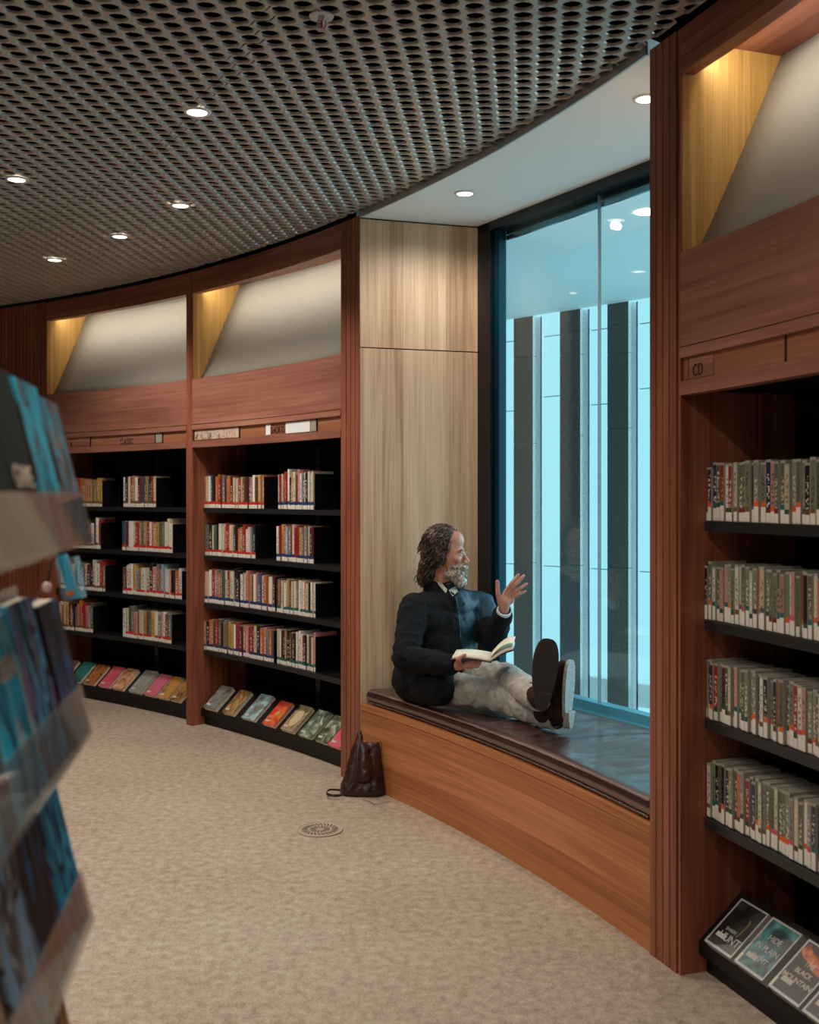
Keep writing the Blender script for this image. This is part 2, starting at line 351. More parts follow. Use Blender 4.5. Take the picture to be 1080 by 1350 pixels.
# perforated ceiling
def ceiling():
    root = empty('ceiling', (0, 0, ZC), kind='structure')
    RC = R-.012
    A = np.array((.007, .0655)); B = np.array((.077, .030)); inv = np.linalg.inv(np.array([A, B]).T)
    cells = {}
    for i in range(-60, 190):
        for j in range(-60, 60):
            c = A*i+B*j
            if c[1] < 2.2 or c[1] > 9.4 or abs(c[0]) > .40*c[1]+.75: continue
            if math.hypot(c[0]-CX, c[1]-CY) > RC+.02: continue
            cells[(i, j)] = c
    def panel(i, j):
        c = A*i+B*j; r = math.hypot(c[0]-CX, c[1]-CY); t = math.atan2(c[1]-CY, c[0]-CX)
        ring = int((RC-r)/1.22) if r <= RC else 0
        return ring, int((t+.07*ring)/.42)
    # the six triangle centres round a lattice point, anticlockwise, with the cells that share each
    tri = [((1,0),(0,1)), ((0,1),(-1,1)), ((-1,1),(-1,0)), ((-1,0),(0,-1)), ((0,-1),(1,-1)), ((1,-1),(1,0))]
    cen = [(A*a[0]+B*a[1]+A*b[0]+B*b[1])/3 for a, b in tri]
    if cen[0][0]*cen[1][1]-cen[0][1]*cen[1][0] < 0: tri = tri[::-1]; cen = cen[::-1]
    groups = {}
    for k in cells: groups.setdefault(panel(*k), []).append(k)
    HR = .0300; nseg = 12
    def clampc(p):
        d = np.array((p[0]-CX, p[1]-CY)); l = np.hypot(*d)
        return p if l <= RC else np.array((CX, CY))+d*(RC/l)
    for gi, (g, ks) in enumerate(sorted(groups.items())):
        v = []; f = []; dz = .0015*((gi*7) % 3-1)
        for (i, j) in ks:
            c = cells[(i, j)]; b0 = len(v); hexv = []
            for (a, b), off in zip(tri, cen):
                p = c+off; sh = [(i, j), (i+a[0], j+a[1]), (i+b[0], j+b[1])]
                own = [q for q in sh if panel(*q) == g]
                if len(own) < 3:
                    m = sum((A*q[0]+B*q[1] for q in own))/len(own); d = m-p; p = p+d/np.hypot(*d)*.0018
                hexv.append(p)
            outer = []
            for q in range(6): outer += [hexv[q], (hexv[q]+hexv[(q+1) % 6])/2]
            a0 = math.atan2(outer[0][1]-c[1], outer[0][0]-c[0])
            for p in outer: p = clampc(p); v.append((p[0], p[1], dz))
            for rr, z in ((HR*1.10, dz), (HR*1.03, dz+.0025), (HR*.99, dz+.011)):
                for q in range(nseg):
                    o = outer[q]; a = math.atan2(o[1]-c[1], o[0]-c[0]); p = clampc(np.array((c[0]+math.cos(a)*rr, c[1]+math.sin(a)*rr))); v.append((p[0], p[1], z))
            for L in range(3):
                for q in range(nseg):
                    q2 = (q+1) % nseg; f.append((b0+L*12+q, b0+(L+1)*12+q, b0+(L+1)*12+q2, b0+L*12+q2))
        me = bpy.data.meshes.new('ceiling_panel'); me.from_pydata(v, [], f); me.materials.append(M['metal_ceiling'])
        o = bpy.data.objects.new('ceiling_panel', me); COL.objects.link(o); o.parent = root
    # plain sheet over the rest, and the void above
    v = MB(); v.prism(arc(R+.6, 0, 2*PI, 64)[:-1], .30, .34); o = v.build('void_slab', M['void']); o.parent = root
    v = MB(); v.prism([(CX-R, CY-R-.4), (CX+R+.3, CY-R-.4), (CX+R+.3, 2.15), (CX-R, 2.15)], 0, .01); o = v.build('ceiling_sheet', M['metal_ceiling']); o.parent = root
    v = MB(); v.prism([(CX-R, 2.15), (-1.7, 2.15), (-4.7, 9.6), (CX-R, 9.6)], 0, .01); o = v.build('ceiling_sheet', M['metal_ceiling']); o.parent = root
ceiling()
# ceiling edge trim and white niche ceiling
ZN = ZC-.028
m = MB(); m.polar(R-.012, R-.004, tN1+.001, tP1-.001, ZN-.004, ZC+.012, 20); m.build('trim_1', M['trim'], kind='structure')
nc = [tuple(p) for p in arc(R-.002, tN1+.002, tP1, 16)]+[(WA+Vector((-.02, .05))).to_tuple(), (WB+Vector((.05, .03))).to_tuple()]
m = MB(); m.prism(nc, ZN, ZN+.06); m.build('ceiling_niche', M['white'], kind='structure')
# ------------------------------------------------------------------ pilasters of timber slats
def pilaster(name, ta, tb, n, depth, gap=.005):
    """ta>tb; n slats from left to right on a dark backing"""
    e = empty(name, pol(R, (ta+tb)/2, 0), kind='structure')
    MB().polar(R+.014, R+depth, tb, ta, 0, ZC-.015, 2).build('backing', M['frame'], e)
    w = (ta-tb)/n; g = gap/R
    for k in range(n):
        MB().polar(R-.004, R+.018, ta-w*(k+1)+g/2, ta-w*k-g/2, 0, ZC-.02).build('slat', M['frame'], e)
pilaster('trim_2', tB1-.0004, tP1, 4, .10)
pilaster('trim_3', tN1, tC0+.0004, 4, .5)
pilaster('trim_4', tA0+.075, tA0+.0004, 16, .12, .009)
pilaster('trim_5', tC1-.0004, tC1-.03, 4, .4)
# ------------------------------------------------------------------ bookcases
ROWS = [1.42, 1.11, .80, .49]
def rows_for(n=4): return ROWS
def bay(label, tl, tr, divs, stile, sign):
    """tl>tr (left, right)"""
    e = thing('bookcase', label, 'bookcase', pol(R, (tl+tr)/2, 0), 'built-in timber bookcases round the curved wall')
    sg = 10; P = lambda *a, **k: MB().polar(*a, **k)
    sl = .012/R; sr = stile/R
    for (a, b) in ((tl-sl, tl), (tr, tr+sr)):
        P(R+.0, R+.46, a, b, 0, 2.23).build('side_panel', M['frame'], e)
        P(R+.0, R+.008, a, b, 2.23, ZC-.02).build('stile', M['frame'], e)
        P(R+.008, R+.46, a, b, 2.23, ZC-.02).build('cove_cheek', M['gold'], e)
    a, b = tr+sr, tl-sl
    P(R, R+.05, a, b, 2.821, ZC-.02, sg).build('header', M['frame_h'], e)
    P(R, R+.04, a, b, 1.966, 2.261, sg).build('fascia', M['fascia'], e)
    P(R-.003, R+.04, a, b, 1.93, 1.962, sg).build('ledge', M['fascia'], e)
    s = P(R+.012, R+.04, a, b, 1.856, 1.93, sg).build('sign_strip', M['strip'], e)
    P(R-.003, R+.04, a, b, 1.814, 1.856, sg).build('rail', M['fascia'], e)
    P(R+.05, R+.46, a, b, 2.925, 2.945, sg).build('cove_top', M['frame_h'], e)
    c = MB(); ns = 10; prof = [(R+.055+.34*(k/ns)**.93, 2.235+.70*k/ns) for k in range(ns+1)]
    for k in range(ns):
        for q in range(sg):
            t0 = a+(b-a)*q/sg; t1 = a+(b-a)*(q+1)/sg
            c.face([pol(prof[k][0], t1, prof[k][1]), pol(prof[k][0], t0, prof[k][1]), pol(prof[k+1][0], t0, prof[k+1][1]), pol(prof[k+1][0], t1, prof[k+1][1])])
    o = c.build('cove_panel', M['cove'], e, smooth=True); so = o.modifiers.new('s', 'SOLIDIFY'); so.thickness = .012; so.offset = 1
    P(R+.055, R+.075, a+.004, b-.004, 2.895, 2.912, sg).build('led_strip', M['strip_led'], e)
    # cove light
    n = 3
    for q in range(n):
        t = a+(b-a)*(q+.5)/n; ld = bpy.data.lights.new('cove_light', 'AREA'); ld.shape = 'RECTANGLE'; ld.size = (b-a)*R/n*.95; ld.size_y = .02
        ld.energy = COVE_W/n; ld.color = (1, .92, .78)
        lo = bpy.data.objects.new('cove_light', ld); COL.objects.link(lo); p = pol(R+.08, t, 2.885); lo.location = p
        d = (pol(R+.30, t, 2.80)-p).normalized(); X = Vector((-math.sin(t), math.cos(t), 0)); Z = -d; Y = Z.cross(X)
        lo.rotation_euler = Matrix((X, Y, Z)).transposed().to_euler()
        lo.parent = e; lo.matrix_parent_inverse = Matrix.Translation(e.location).inverted()
    # black metal interior
    P(R+.43, R+.45, a, b, 0, 1.83, sg).build('back_panel', M['inside'], e)
    P(R+.04, R+.43, a, b, 1.83, 1.845, sg).build('bay_top', M['inside'], e)
    P(R+.095, R+.43, a, b, 0, .085, sg).build('plinth', M['black'], e)
    ds = MB()
    for q in range(sg):
        t0 = a+(b-a)*q/sg; t1 = a+(b-a)*(q+1)/sg
        p0, p1, p2, p3 = (R+.066, .101), (R+.225, .237), (R+.225, .225), (R+.066, .088)
        for u, w in ((p0, p1), (p1, p2), (p2, p3), (p3, p0)):
            ds.face([pol(u[0], t1, u[1]), pol(u[0], t0, u[1]), pol(w[0], t0, w[1]), pol(w[0], t1, w[1])])
    ds.build('display_shelf', M['black'], e)
    P(R+.066, R+.075, a, b, .060, .088, sg).build('display_lip', M['black'], e)
    cuts = [b]+[theta_at(x, R+.09) if x < 2000 else a+(b-a)*(x-2000)/100 for x in divs]+[a]
    for k in range(len(cuts)-1):
        hi, lo_ = cuts[k]-(.012/R if k == 0 else .001/R), cuts[k+1]+.001/R
        if k == len(cuts)-2: lo_ += .002/R
        for z in ROWS:
            sh = P(R+.085, R+.38, lo_, hi, z-.022, z, 4).build('shelf', M['black'], e)
            P(R+.080, R+.0845, lo_, hi, z-.030, z-.0005, 4).build('shelf_edge', M['shelf'], sh)
    for t in cuts[1:-1]:
        for dd in (-.011, .011):
            up = P(R+.40, R+.425, t+(dd-.007)/R, t+(dd+.007)/R, .09, 1.80).build('upright', M['alu'], e)
            sm = MB()
            for i in range(40): sm.polar(R+.3985, R+.4005, t+(dd-.002)/R, t+(dd+.002)/R, .12+i*.042, .146+i*.042)
            sm.build('slots', M['inside'], up)
    return e, a, b, s
bayA, a0, a1, stA = bay('timber bookcase bay under the CLASSIC sign', tA0, tA1, [160], .055, 'CLASSIC')
bayB, b0_, b1_, stB = bay('timber bookcase bay under the SHORTS sign, left of the window seat', tA1-.0003, tB1, [363.5], .012, 'SHORTS')
bayC, c0_, c1_, stC = bay('timber bookcase bay with the CD sign at the right', tC0, tC1, [2033, 2066], .05, 'CD')
# sign lettering and inserts
def tan(t): return Vector((math.sin(t), -math.cos(t), 0))
def sign(parent, px, py, s, size, mat=None):
    t = theta_at(px, R+.005); p = pol(R+.0075, t); z = EYE-(py-HY)/F*p.y; p.z = z
    text(s, size, mat or M['ink'], p, tan(t), (0, 0, 1), parent, xs_=.68, space=1.12)
def insert(parent, x0, x1, mat, name='sign_insert', z0=1.862, z1=1.924, proud=.004):
    t0, t1 = theta_at(x0, R), theta_at(x1, R)
    MB().polar(R+.012-proud, R+.012, t1, t0, z0, z1, 2).build(name, mat, parent)
M['card'] = print_mat('striped card', [(90, 60, 44), (190, 150, 120), (225, 215, 205), (120, 84, 60)], 3, 26)
insert(stA, 150, 203, M['fascia'], proud=.002); insert(stA, 203.5, 212, M['case'], proud=.004); insert(stA, 98, 117, M['fascia'], proud=.002)
for x in (117.5, 203, 212.5): insert(stA, x, x+.9, M['ink'], 'divider', 1.858, 1.928, .006)
sign(stA, 166.5, 582, 'CLASSIC', .054); sign(stA, 93.5, 586, 'A', .054)
insert(stB, 255, 313, M['card']); insert(stB, 349, 355, M['plate']); insert(stB, 375, 407, M['plate']); insert(stB, 408, 415, M['case'])
for x in (254.5, 314, 416): insert(stB, x, x+.9, M['ink'], 'divider', 1.858, 1.928, .006)
sign(stB, 365.4, 567, 'SHORTS', .056); sign(stB, 276, 575, 'UR', .056)
insert(stC, 899, 904, M['frame'], proud=.003); insert(stC, 906, 937, M['fascia'], proud=.003)
for x in (1031,): insert(stC, x, x+1.6, M['ink'], 'divider', 1.858, 1.93, .004)
sign(stC, 919, 488, 'CD', .053)
# ------------------------------------------------------------------ books
def unit_book(tape, soft=False):
    m = MB(); B = .06
    # cover with the spine split in bands: white label, tape, cover
    segs = [(0, .115, 1), (.115, .20, 2), (.20, 1, 0)] if tape else [(0, .13, 1), (.13, 1, 0)]
    for z0, z1, k in segs:
        y = .5; c = .42
        pr = [(1, -y), (.03, -y), (0, -c), (0, c), (.03, y), (1, y)]
        for (xa, ya), (xb, yb) in zip(pr, pr[1:]):
            kk = k if xa < .2 and xb < .2 else 0
            m.face([(xb, yb, z0), (xa, ya, z0), (xa, ya, z1), (xb, yb, z1)], None, kk)
    m.face([(1, -.5, 0), (1, .5, 0), (1, .5, 1), (1, -.5, 1)], None, 3)
    z = .985
    m.face([(0, -.42, 1), (0, .42, 1), (.03, .5, 1), (.05, .5, 1), (.05, -.5, 1), (.03, -.5, 1)][::-1], None, 0)
    m.face([(.05, -.5, 1), (1, -.5, 1), (1, -.42, 1), (.05, -.42, 1)], None, 0)
    m.face([(.05, .42, 1), (1, .42, 1), (1, .5, 1), (.05, .5, 1)], None, 0)
    m.face([(.05, -.42, z), (1, -.42, z), (1, .42, z), (.05, .42, z)], None, 3)
    m.face([(.05, .42, z), (1, .42, z), (1, .42, 1), (.05, .42, 1)], None, 3); m.face([(1, -.42, z), (.05, -.42, z), (.05, -.42, 1), (1, -.42, 1)], None, 3)
    m.face([(0, .42, 0), (0, -.42, 0), (.03, -.5, 0), (1, -.5, 0), (1, .5, 0), (.03, .5, 0)][::-1], None, 3)
    return m.mesh('book', [M['cover'], M['label'], M[tape] if tape else M['label'], M['paper']])
UB = {k: unit_book(k) for k in ('t_red', 't_blue', 't_brown', 't_teal', None)}
PAL = {'cream': (206, 192, 168), 'white': (222, 218, 210), 'red': (158, 48, 46), 'black': (34, 31, 32), 'grey': (118, 118, 116), 'tan': (164, 132, 94),
       'orange': (190, 106, 58), 'blue': (66, 84, 110), 'green': (72, 100, 84), 'pink': (196, 128, 128), 'maroon': (98, 40, 44), 'yellow': (190, 152, 84), 'brown': (100, 72, 52), 'pale blue': (140, 168, 184)}
def fill(bayname, e_t0, e_t1, z, n, wts, tape, hr, rowname, colname, r0=R+.094, lean=0, group=None, wr=(.75, 1.3)):
    """e_t0 (left) > e_t1 (right)"""
    ws = [random.uniform(*wr) for _ in range(n)]; tot = sum(ws); t = e_t0; span = e_t0-e_t1
    bt = e_t1-.0022/R
    be = thing('endplate', f'added dark bookend closing the {colname[:-11] if 0 else colname}, {rowname}', 'endplate', pol(r0+.07, bt, z), 'added dark endplates')
    bm_ = MB().polar(r0+.004, r0+.15, bt-.0008/R, bt+.0008/R, z+.001, z+hr[0]+.006); bevel(bm_.build('plate', M['black'], be), .0006, 1)  # dark sheet added in place of shade on the last book's side
    MB().polar(r0+.02, r0+.14, bt-.06/R, bt, z+.0002, z+.0016).build('foot', M['black'], be)
    for k in range(n):
        dt = span*ws[k]/tot; tc = t-dt/2; t -= dt
        col = random.choices(list(wts), list(wts.values()))[0]
        h = random.uniform(*hr) if random.random() > .18 else random.uniform(hr[0]-.012, hr[1]+.018)
        tp = tape if random.random() > .06 else None
        o = bpy.data.objects.new('book', UB[tp]); COL.objects.link(o)
        o.location = pol(r0+random.uniform(-.006, .008), tc, z+.0015); o.rotation_euler = (0, 0, tc)
        o.scale = (random.uniform(.125, .16), dt*R*.965, h)
        c = PAL[col]; j = random.uniform(.8, 1.12); o.color = tuple(min(1, x*j) for x in lin(c)[:3])+(1,)
        tag(o, f"{col} book, {ORD[k]} from left, {rowname}, {colname}", 'book', group)
WARM = {'cream': 7, 'white': 8, 'red': 4, 'black': 4, 'grey': 4, 'tan': 3, 'orange': 3, 'blue': 1, 'green': 2, 'pink': 3, 'maroon': 2, 'yellow': 2, 'brown': 2, 'pale blue': 1}
DARK = dict(WARM, black=7, grey=6, brown=4, orange=2); OR = dict(WARM, orange=8, yellow=4, maroon=4, white=2)
rs = R+.094; th = lambda x: theta_at(x, rs)
RN = ['top shelf', 'second shelf', 'third shelf', 'fourth shelf']
cnB = 'left stack, SHORTS bay'; cnB2 = 'right stack, SHORTS bay'; cnA = 'left stack, CLASSIC bay'; cnA2 = 'right stack, CLASSIC bay'
for i, (x0, x1, n, w, tp, hr) in enumerate([(269, 347, 27, WARM, 't_red', (.19, .215)), (266.5, 336, 22, WARM, 't_red', (.19, .21)), (268, 362, 29, WARM, 't_blue', (.20, .225)), (266, 360, 29, OR, 't_blue', (.185, .21))]):
    fill('B', th(x0), th(x1), ROWS[i], n, w, tp, hr, RN[i], cnB, group=f'books on the {RN[i]} in the SHORTS bay, left stack')
for i, (x0, x1, n, w, tp, hr) in enumerate([(366, 414, 18, WARM, 't_blue', (.20, .225)), (365, 413, 17, OR, 't_blue', (.20, .22)), (365, 415, 21, DARK, 't_teal', (.19, .205)), (365, 415, 21, DARK, 't_teal', (.195, .21))]):
    fill('B', th(x0), th(x1), ROWS[i], n, w, tp, hr, RN[i], cnB2, group=f'books on the {RN[i]} in the SHORTS bay, right stack')
for i, (x0, x1, n, w, tp, hr) in enumerate([(161.5, 205, 15, DARK, 't_brown', (.20, .225)), (161.5, 227, 18, WARM, 't_red', (.19, .215)), (161.5, 239, 19, WARM, 't_red', (.185, .215)), (161.5, 226, 17, WARM, 't_red', (.19, .21))]):
    fill('A', th(x0), th(x1), ROWS[i], n, w, tp, hr, RN[i], cnA2, group=f'books on the {RN[i]} in the CLASSIC bay, right stack')
for i, (x0, x1, n, w) in enumerate([(90, 134, 13, OR), (84, 132, 14, DARK), (80, 138, 17, DARK), (76, 122, 16, OR)]):
    fill('A', th(x0), th(x1), ROWS[i], n, w, 't_brown', (.185, .215), RN[i], cnA, group=f'books on the {RN[i]} in the CLASSIC bay, left stack')
# disc cases of the CD bay
def unit_case(tape):
    m = MB()
    m.box((0, -.5, 0), (1, 0, 0), (0, 1, 0), (0, 0, 1), 0); return m.mesh('case', [M['case']])
CASE = unit_case(None)
def unit_insert(tape, hb):
    m = MB()
    for z0, z1, k in ((.01, .14+hb, 1), (.14+hb, .22+hb, 2), (.22+hb, .96, 0)):
        m.face([(-.004, .43, z0), (-.004, -.43, z0), (-.004, -.43, z1), (-.004, .43, z1)], None, k)
        m.face([(0.01, .43, z0), (-.004, .43, z0), (-.004, .43, z1), (0.01, .43, z1)], None, k)
        m.face([(-.004, -.43, z0), (.01, -.43, z0), (.01, -.43, z1), (-.004, -.43, z1)], None, k)
    return m.mesh('spine_insert', [M['discspine'], M['label'], M[tape]])
INS = [unit_insert(t, h) for t, h in (('t_orange', .05), ('t_teal', .08), ('t_teal', .13), ('t_maroon', .02), ('t_green', .1), ('t_green', .02), ('t_pink', .10), ('t_brown', .03), ('t_orange', .12))]
CPAL = {'olive green': (92, 98, 76), 'sage green': (120, 128, 104), 'white': (205, 200, 190), 'red': (150, 46, 40), 'black': (34, 32, 34), 'plum': (70, 44, 58), 'grey': (124, 124, 118), 'pink': (180, 130, 130), 'navy': (44, 48, 74), 'cream': (196, 186, 160), 'salmon': (186, 96, 78)}
CW = [7, 7, 4, 3, 5, 3, 6, 3, 2, 4, 2]
def cases(t0, t1, z, n, rowname, skip=()):
    ws = [random.uniform(.8, 1.15) for _ in range(n)]; tot = sum(ws); t = t0
    for k in range(n):
        dt = (t0-t1)*ws[k]/tot; tc = t-dt/2; t -= dt
        col = random.choices(list(CPAL), CW)[0]; h = random.choice((.176, .178, .180, .183, .168)); w = dt*R*.96
        o = bpy.data.objects.new('disc_case', CASE); COL.objects.link(o); o.location = pol(rs+random.uniform(-.006, .006), tc, z+.0015)
        o.rotation_euler = (0, 0, tc); o.scale = (.13, w, h)
        tag(o, f"disc case, {col} spine, {ORD[k]} from left, {rowname}, CD bay", 'disc case', f'disc cases on the {rowname}')
        i = bpy.data.objects.new('spine_insert', random.choice(INS)); COL.objects.link(i); i.parent = o
        j = random.uniform(.8, 1.1); i.color = tuple(min(1, x*j) for x in lin(CPAL[col])[:3])+(1,)
for i, (x0, n) in enumerate([(927.5, 27), (931, 33), (927.5, 33), (932, 32)]):
    x1 = 1082; cases(theta_at(x0, rs), theta_at(x1, rs)-.006, ROWS[i], n, RN[i])
# face-out display books
def display_book(t, w, l, th_, mats, label, grp, spine='grey', slip=0):
    p = pol(R+.0655, t, .1045); out = Vector((math.cos(t), math.sin(t), 0)); up = (pol(R+.225, t, .237)-pol(R+.062, t, .100)).normalized()
    X = Vector((math.sin(t), -math.cos(t), 0)); Nn = X.cross(up)
    if Nn.z < 0: Nn = -Nn
    e = thing('display_book', label, 'book', p, grp)
    rot = Matrix((X, up, Nn)).transposed(); e.rotation_euler = rot.to_euler()
    def loc(mb, name, mt):
        me = mb.mesh(name, mt); return link(name, me, e, local=True)
    loc(MB().box((-w/2+.002, .002, .0015), (w-.004, 0, 0), (0, l-.004, 0), (0, 0, th_-.003)), 'page_block', [M['paper']])
    b = MB().box((-w/2, 0, th_-.0015), (w, 0, 0), (0, l, 0), (0, 0, .002)); loc(b, 'front_cover', [mats[0]])
    b = MB().box((-w/2, 0, 0), (w, 0, 0), (0, l, 0), (0, 0, .0015)); loc(b, 'back_cover', [mats[0]])
    loc(MB().box((-w/2-.001, 0, 0), (.0025, 0, 0), (0, l, 0), (0, 0, th_+.0005)), 'spine', [mats[-1]])
    loc(MB().box((-w/2+.012, .022, th_+.0005), (.04, 0, 0), (0, .014, 0), (0, 0, .0006)), 'barcode_sticker', [M['barcode']])
    return e, w, l, th_
dispB = [(283, .13, .19, .030, [(20, 24, 28), (160, 160, 160), (30, 34, 40)], 'thick paperback with black and white cover', (150, 110, 70)),
         (307, .12, .19, .028, [(196, 170, 120), (150, 110, 60), (90, 60, 40)], 'thick tan paperback', (130, 90, 56)),
         (333, .14, .20, .022, [(210, 225, 225), (80, 150, 160), (150, 90, 60)], 'paperback with turquoise and brown cover', (100, 70, 50)),
         (360, .13, .185, .022, [(200, 40, 44), (222, 60, 54), (226, 150, 70)], 'bright red paperback with gold emblem', (120, 90, 60)),
         (385, .135, .19, .024, [(30, 26, 24), (205, 180, 140), (60, 48, 40)], 'dark paperback with cream oval', (110, 70, 44)),
         (408, .14, .195, .020, [(60, 84, 66), (90, 112, 90), (214, 216, 200)], 'sage green paperback with white lettering', (70, 80, 66)),
         (430, .13, .19, .022, [(40, 46, 36), (84, 96, 66), (200, 205, 190)], 'dark olive paperback with white lettering', (60, 66, 50)),
         (447, .12, .19, .020, [(220, 60, 100), (230, 90, 130), (120, 160, 60)], 'hot pink paperback', (200, 60, 100))]
dispA = [(83, .12, .19, .022, [(90, 80, 60), (140, 120, 90)], 'brown paperback'), (103, .13, .19, .022, [(30, 40, 44), (60, 150, 150), (20, 24, 28)], 'dark paperback with teal glow'),
         (122, .13, .185, .022, [(60, 40, 34), (214, 130, 70), (30, 24, 24)], 'orange and black paperback'), (142, .13, .19, .022, [(190, 60, 84), (220, 110, 130)], 'rose red paperback'),
         (160, .13, .19, .024, [(220, 190, 160), (200, 130, 80), (50, 36, 30)], 'cream and brown paperback with portrait'), (183, .14, .20, .024, [(120, 122, 120), (170, 170, 166)], 'plain grey paperback'),
         (203, .135, .19, .022, [(190, 90, 110), (214, 124, 138)], 'dusty pink paperback'), (220, .12, .19, .022, [(40, 30, 26), (214, 170, 90), (180, 60, 40)], 'paperback with gold and red swirls'),
         (236, .12, .19, .022, [(30, 24, 22), (220, 160, 80)], 'black paperback with golden lettering')]
for k, (x, w, l, h, cols, lab, spc) in enumerate(dispB):
    pm = print_mat('printed cover', cols, k+1, 13); smt = plain('spine', spc, .5)
    e, *_ = display_book(theta_at(x, R+.09), w, l, h, [pm, smt], f'{lab} face-out on the bottom shelf, SHORTS bay', 'face-out books on the bottom shelf, SHORTS bay')
    if k in (3, 4):
        m = MB()
        n = 20; rx, ry = (.018, .02) if k == 3 else (.04, .062)
        m.face([(math.cos(2*PI*i/n)*rx, l*.5+math.sin(2*PI*i/n)*ry, h+.0012) for i in range(n)])
        link('emblem', m.mesh('emblem', [plain('emblem', (214, 160, 70) if k == 3 else (206, 190, 150), .5)]), e, local=True)
for k, (x, w, l, h, cols, lab) in enumerate(dispA):
    pm = print_mat('printed cover', cols, k+20, 13); smt = plain('spine', (90, 80, 70), .5)
    display_book(theta_at(x, R+.09), w, l, h, [pm, smt], f'{lab} face-out on the bottom shelf, CLASSIC bay', 'face-out books on the bottom shelf, CLASSIC bay')
dc = [(958, [(16, 16, 18), (26, 26, 28), (60, 54, 50)], 'black disc album case titled HUNT'), (999, [(14, 18, 20), (30, 60, 64), (40, 130, 130), (150, 170, 170)], 'teal and black disc album case'),
      (1046, [(20, 14, 14), (28, 20, 20), (60, 24, 30)], 'THE BLACK MOUNTAIN disc album case'), (1093, [(28, 20, 24), (60, 40, 44)], 'dark disc album case cut by the photo edge')]
M['rim'] = plain('pale clear case rim', (176, 176, 172), .3)
for k, (x, cols, lab) in enumerate(dc):
    t = theta_at(x, R+.08); w, l, h = .136, .178, .03
    pm = print_mat('printed cover', cols, k+40, 12)
    p = pol(R+.0655, t, .1045); up = (pol(R+.225, t, .237)-pol(R+.062, t, .100)).normalized(); X = Vector((math.sin(t), -math.cos(t), 0)); Nn = X.cross(up)
    e = thing('album_case', lab+' face-out on the bottom shelf', 'disc case', p, 'face-out cases on the bottom shelf, CD bay'); e.rotation_euler = Matrix((X, up, Nn)).transposed().to_euler()
    bevel(link('case', MB().box((-w/2, 0, 0), (w, 0, 0), (0, l, 0), (0, 0, h)).mesh('case', [M['rim']]), e, local=True), .004, 3)
    link('cover_sheet', MB().box((-w/2+.008, .008, h-.001), (w-.014, 0, 0), (0, l-.014, 0), (0, 0, .0018)).mesh('cover_sheet', [pm]), e, local=True)
    link('barcode_sticker', MB().box((-w/2+.02, .036, h+.0008), (.045, 0, 0), (0, .015, 0), (0, 0, .0006)).mesh('barcode_sticker', [M['barcode']]), e, local=True)
    if k in (1, 2): link('spine_label', MB().box((-w/2+.001, .004, h-.0006), (.0105, 0, 0), (0, .032, 0), (0, 0, .0018)).mesh('spine_label', [M['label']]), e, local=True)
    def tx(s, size, y, mat, x=0): text(s, size, mat, (x, y, h+.0014), (1, 0, 0), (0, 1, 0), e, local=True, depth=.0003)
    if k == 0:
        tx('HUNT', .036, .045, M['silver_ink'], .012); tx('SHAUN', .015, .072, M['silver_ink'], -.005)
        m = MB(); m.tube([(.028, .062, h+.0015), (.033, .085, h+.0015), (.036, .115, h+.0015), (.03, .13, h+.0015)], .0035, 6, flat=.3)
        link('figure_print', m.mesh('figure_print', [M['t_brown']]), e, local=True)
    if k == 1:
        for s, y in (('HIDE', .118), ('IN PLAIN', .082), ('SIGHT', .046)): tx(s, .027, y, M['silver_ink'], .005)
    if k == 2:
        for s, y in (('THE', .112), ('BLACK', .084), ('MOUNTAIN', .056)): tx(s, .023, y, M['paper'], 0.004)
        m = MB(); m.tube([(-.055, .152, h+.001), (-.03, .138, h+.001), (0, .132, h+.001), (.03, .118, h+.001), (.058, .112, h+.001)], .016, 8, flat=.04)
        link('flame_print', m.mesh('flame_print', [print_mat('flame', [(90, 30, 16), (200, 92, 50), (236, 150, 90)], 5, 30)]), e, local=True)
# ------------------------------------------------------------------ window niche
wl = MB()
def seg_box(mb, a, b, th_, z0, z1, m=0):
    a = Vector(a[:2]); b = Vector(b[:2]); d = (b-a); nrm = Vector((-d.y, d.x)).normalized()*th_
    mb.box((a.x, a.y, z0), (d.x, d.y, 0), (nrm.x, nrm.y, 0), (0, 0, z1-z0), m); return mb
fp = pol(R+.10, tP1-.0).xy
sw = empty('wall_niche', (F0.x, F0.y, 0), kind='structure')
zj = EYE+(HY-461)/F*5.62
seg_box(MB(), F0, WA+Vector((-.004, 0)), .02, .0, zj-.003).build('panel', M['veneer'], sw)
seg_box(MB(), F0, WA+Vector((-.004, 0)), .02, zj+.003, ZN-.008).build('panel', M['veneer'], sw)
d2 = (WA-F0).normalized(); n2 = Vector((-d2.y, d2.x))
seg_box(MB(), F0+n2*.012+d2*.06, WA+n2*.012, .3, 0, ZC+.05).build('core', M['void'], sw)
# right cheek of the niche
seg_box(MB(), WB, F1+Vector((.02, 0)), .02, 0, ZN).build('wall_niche_right', M['veneer'], kind='structure')
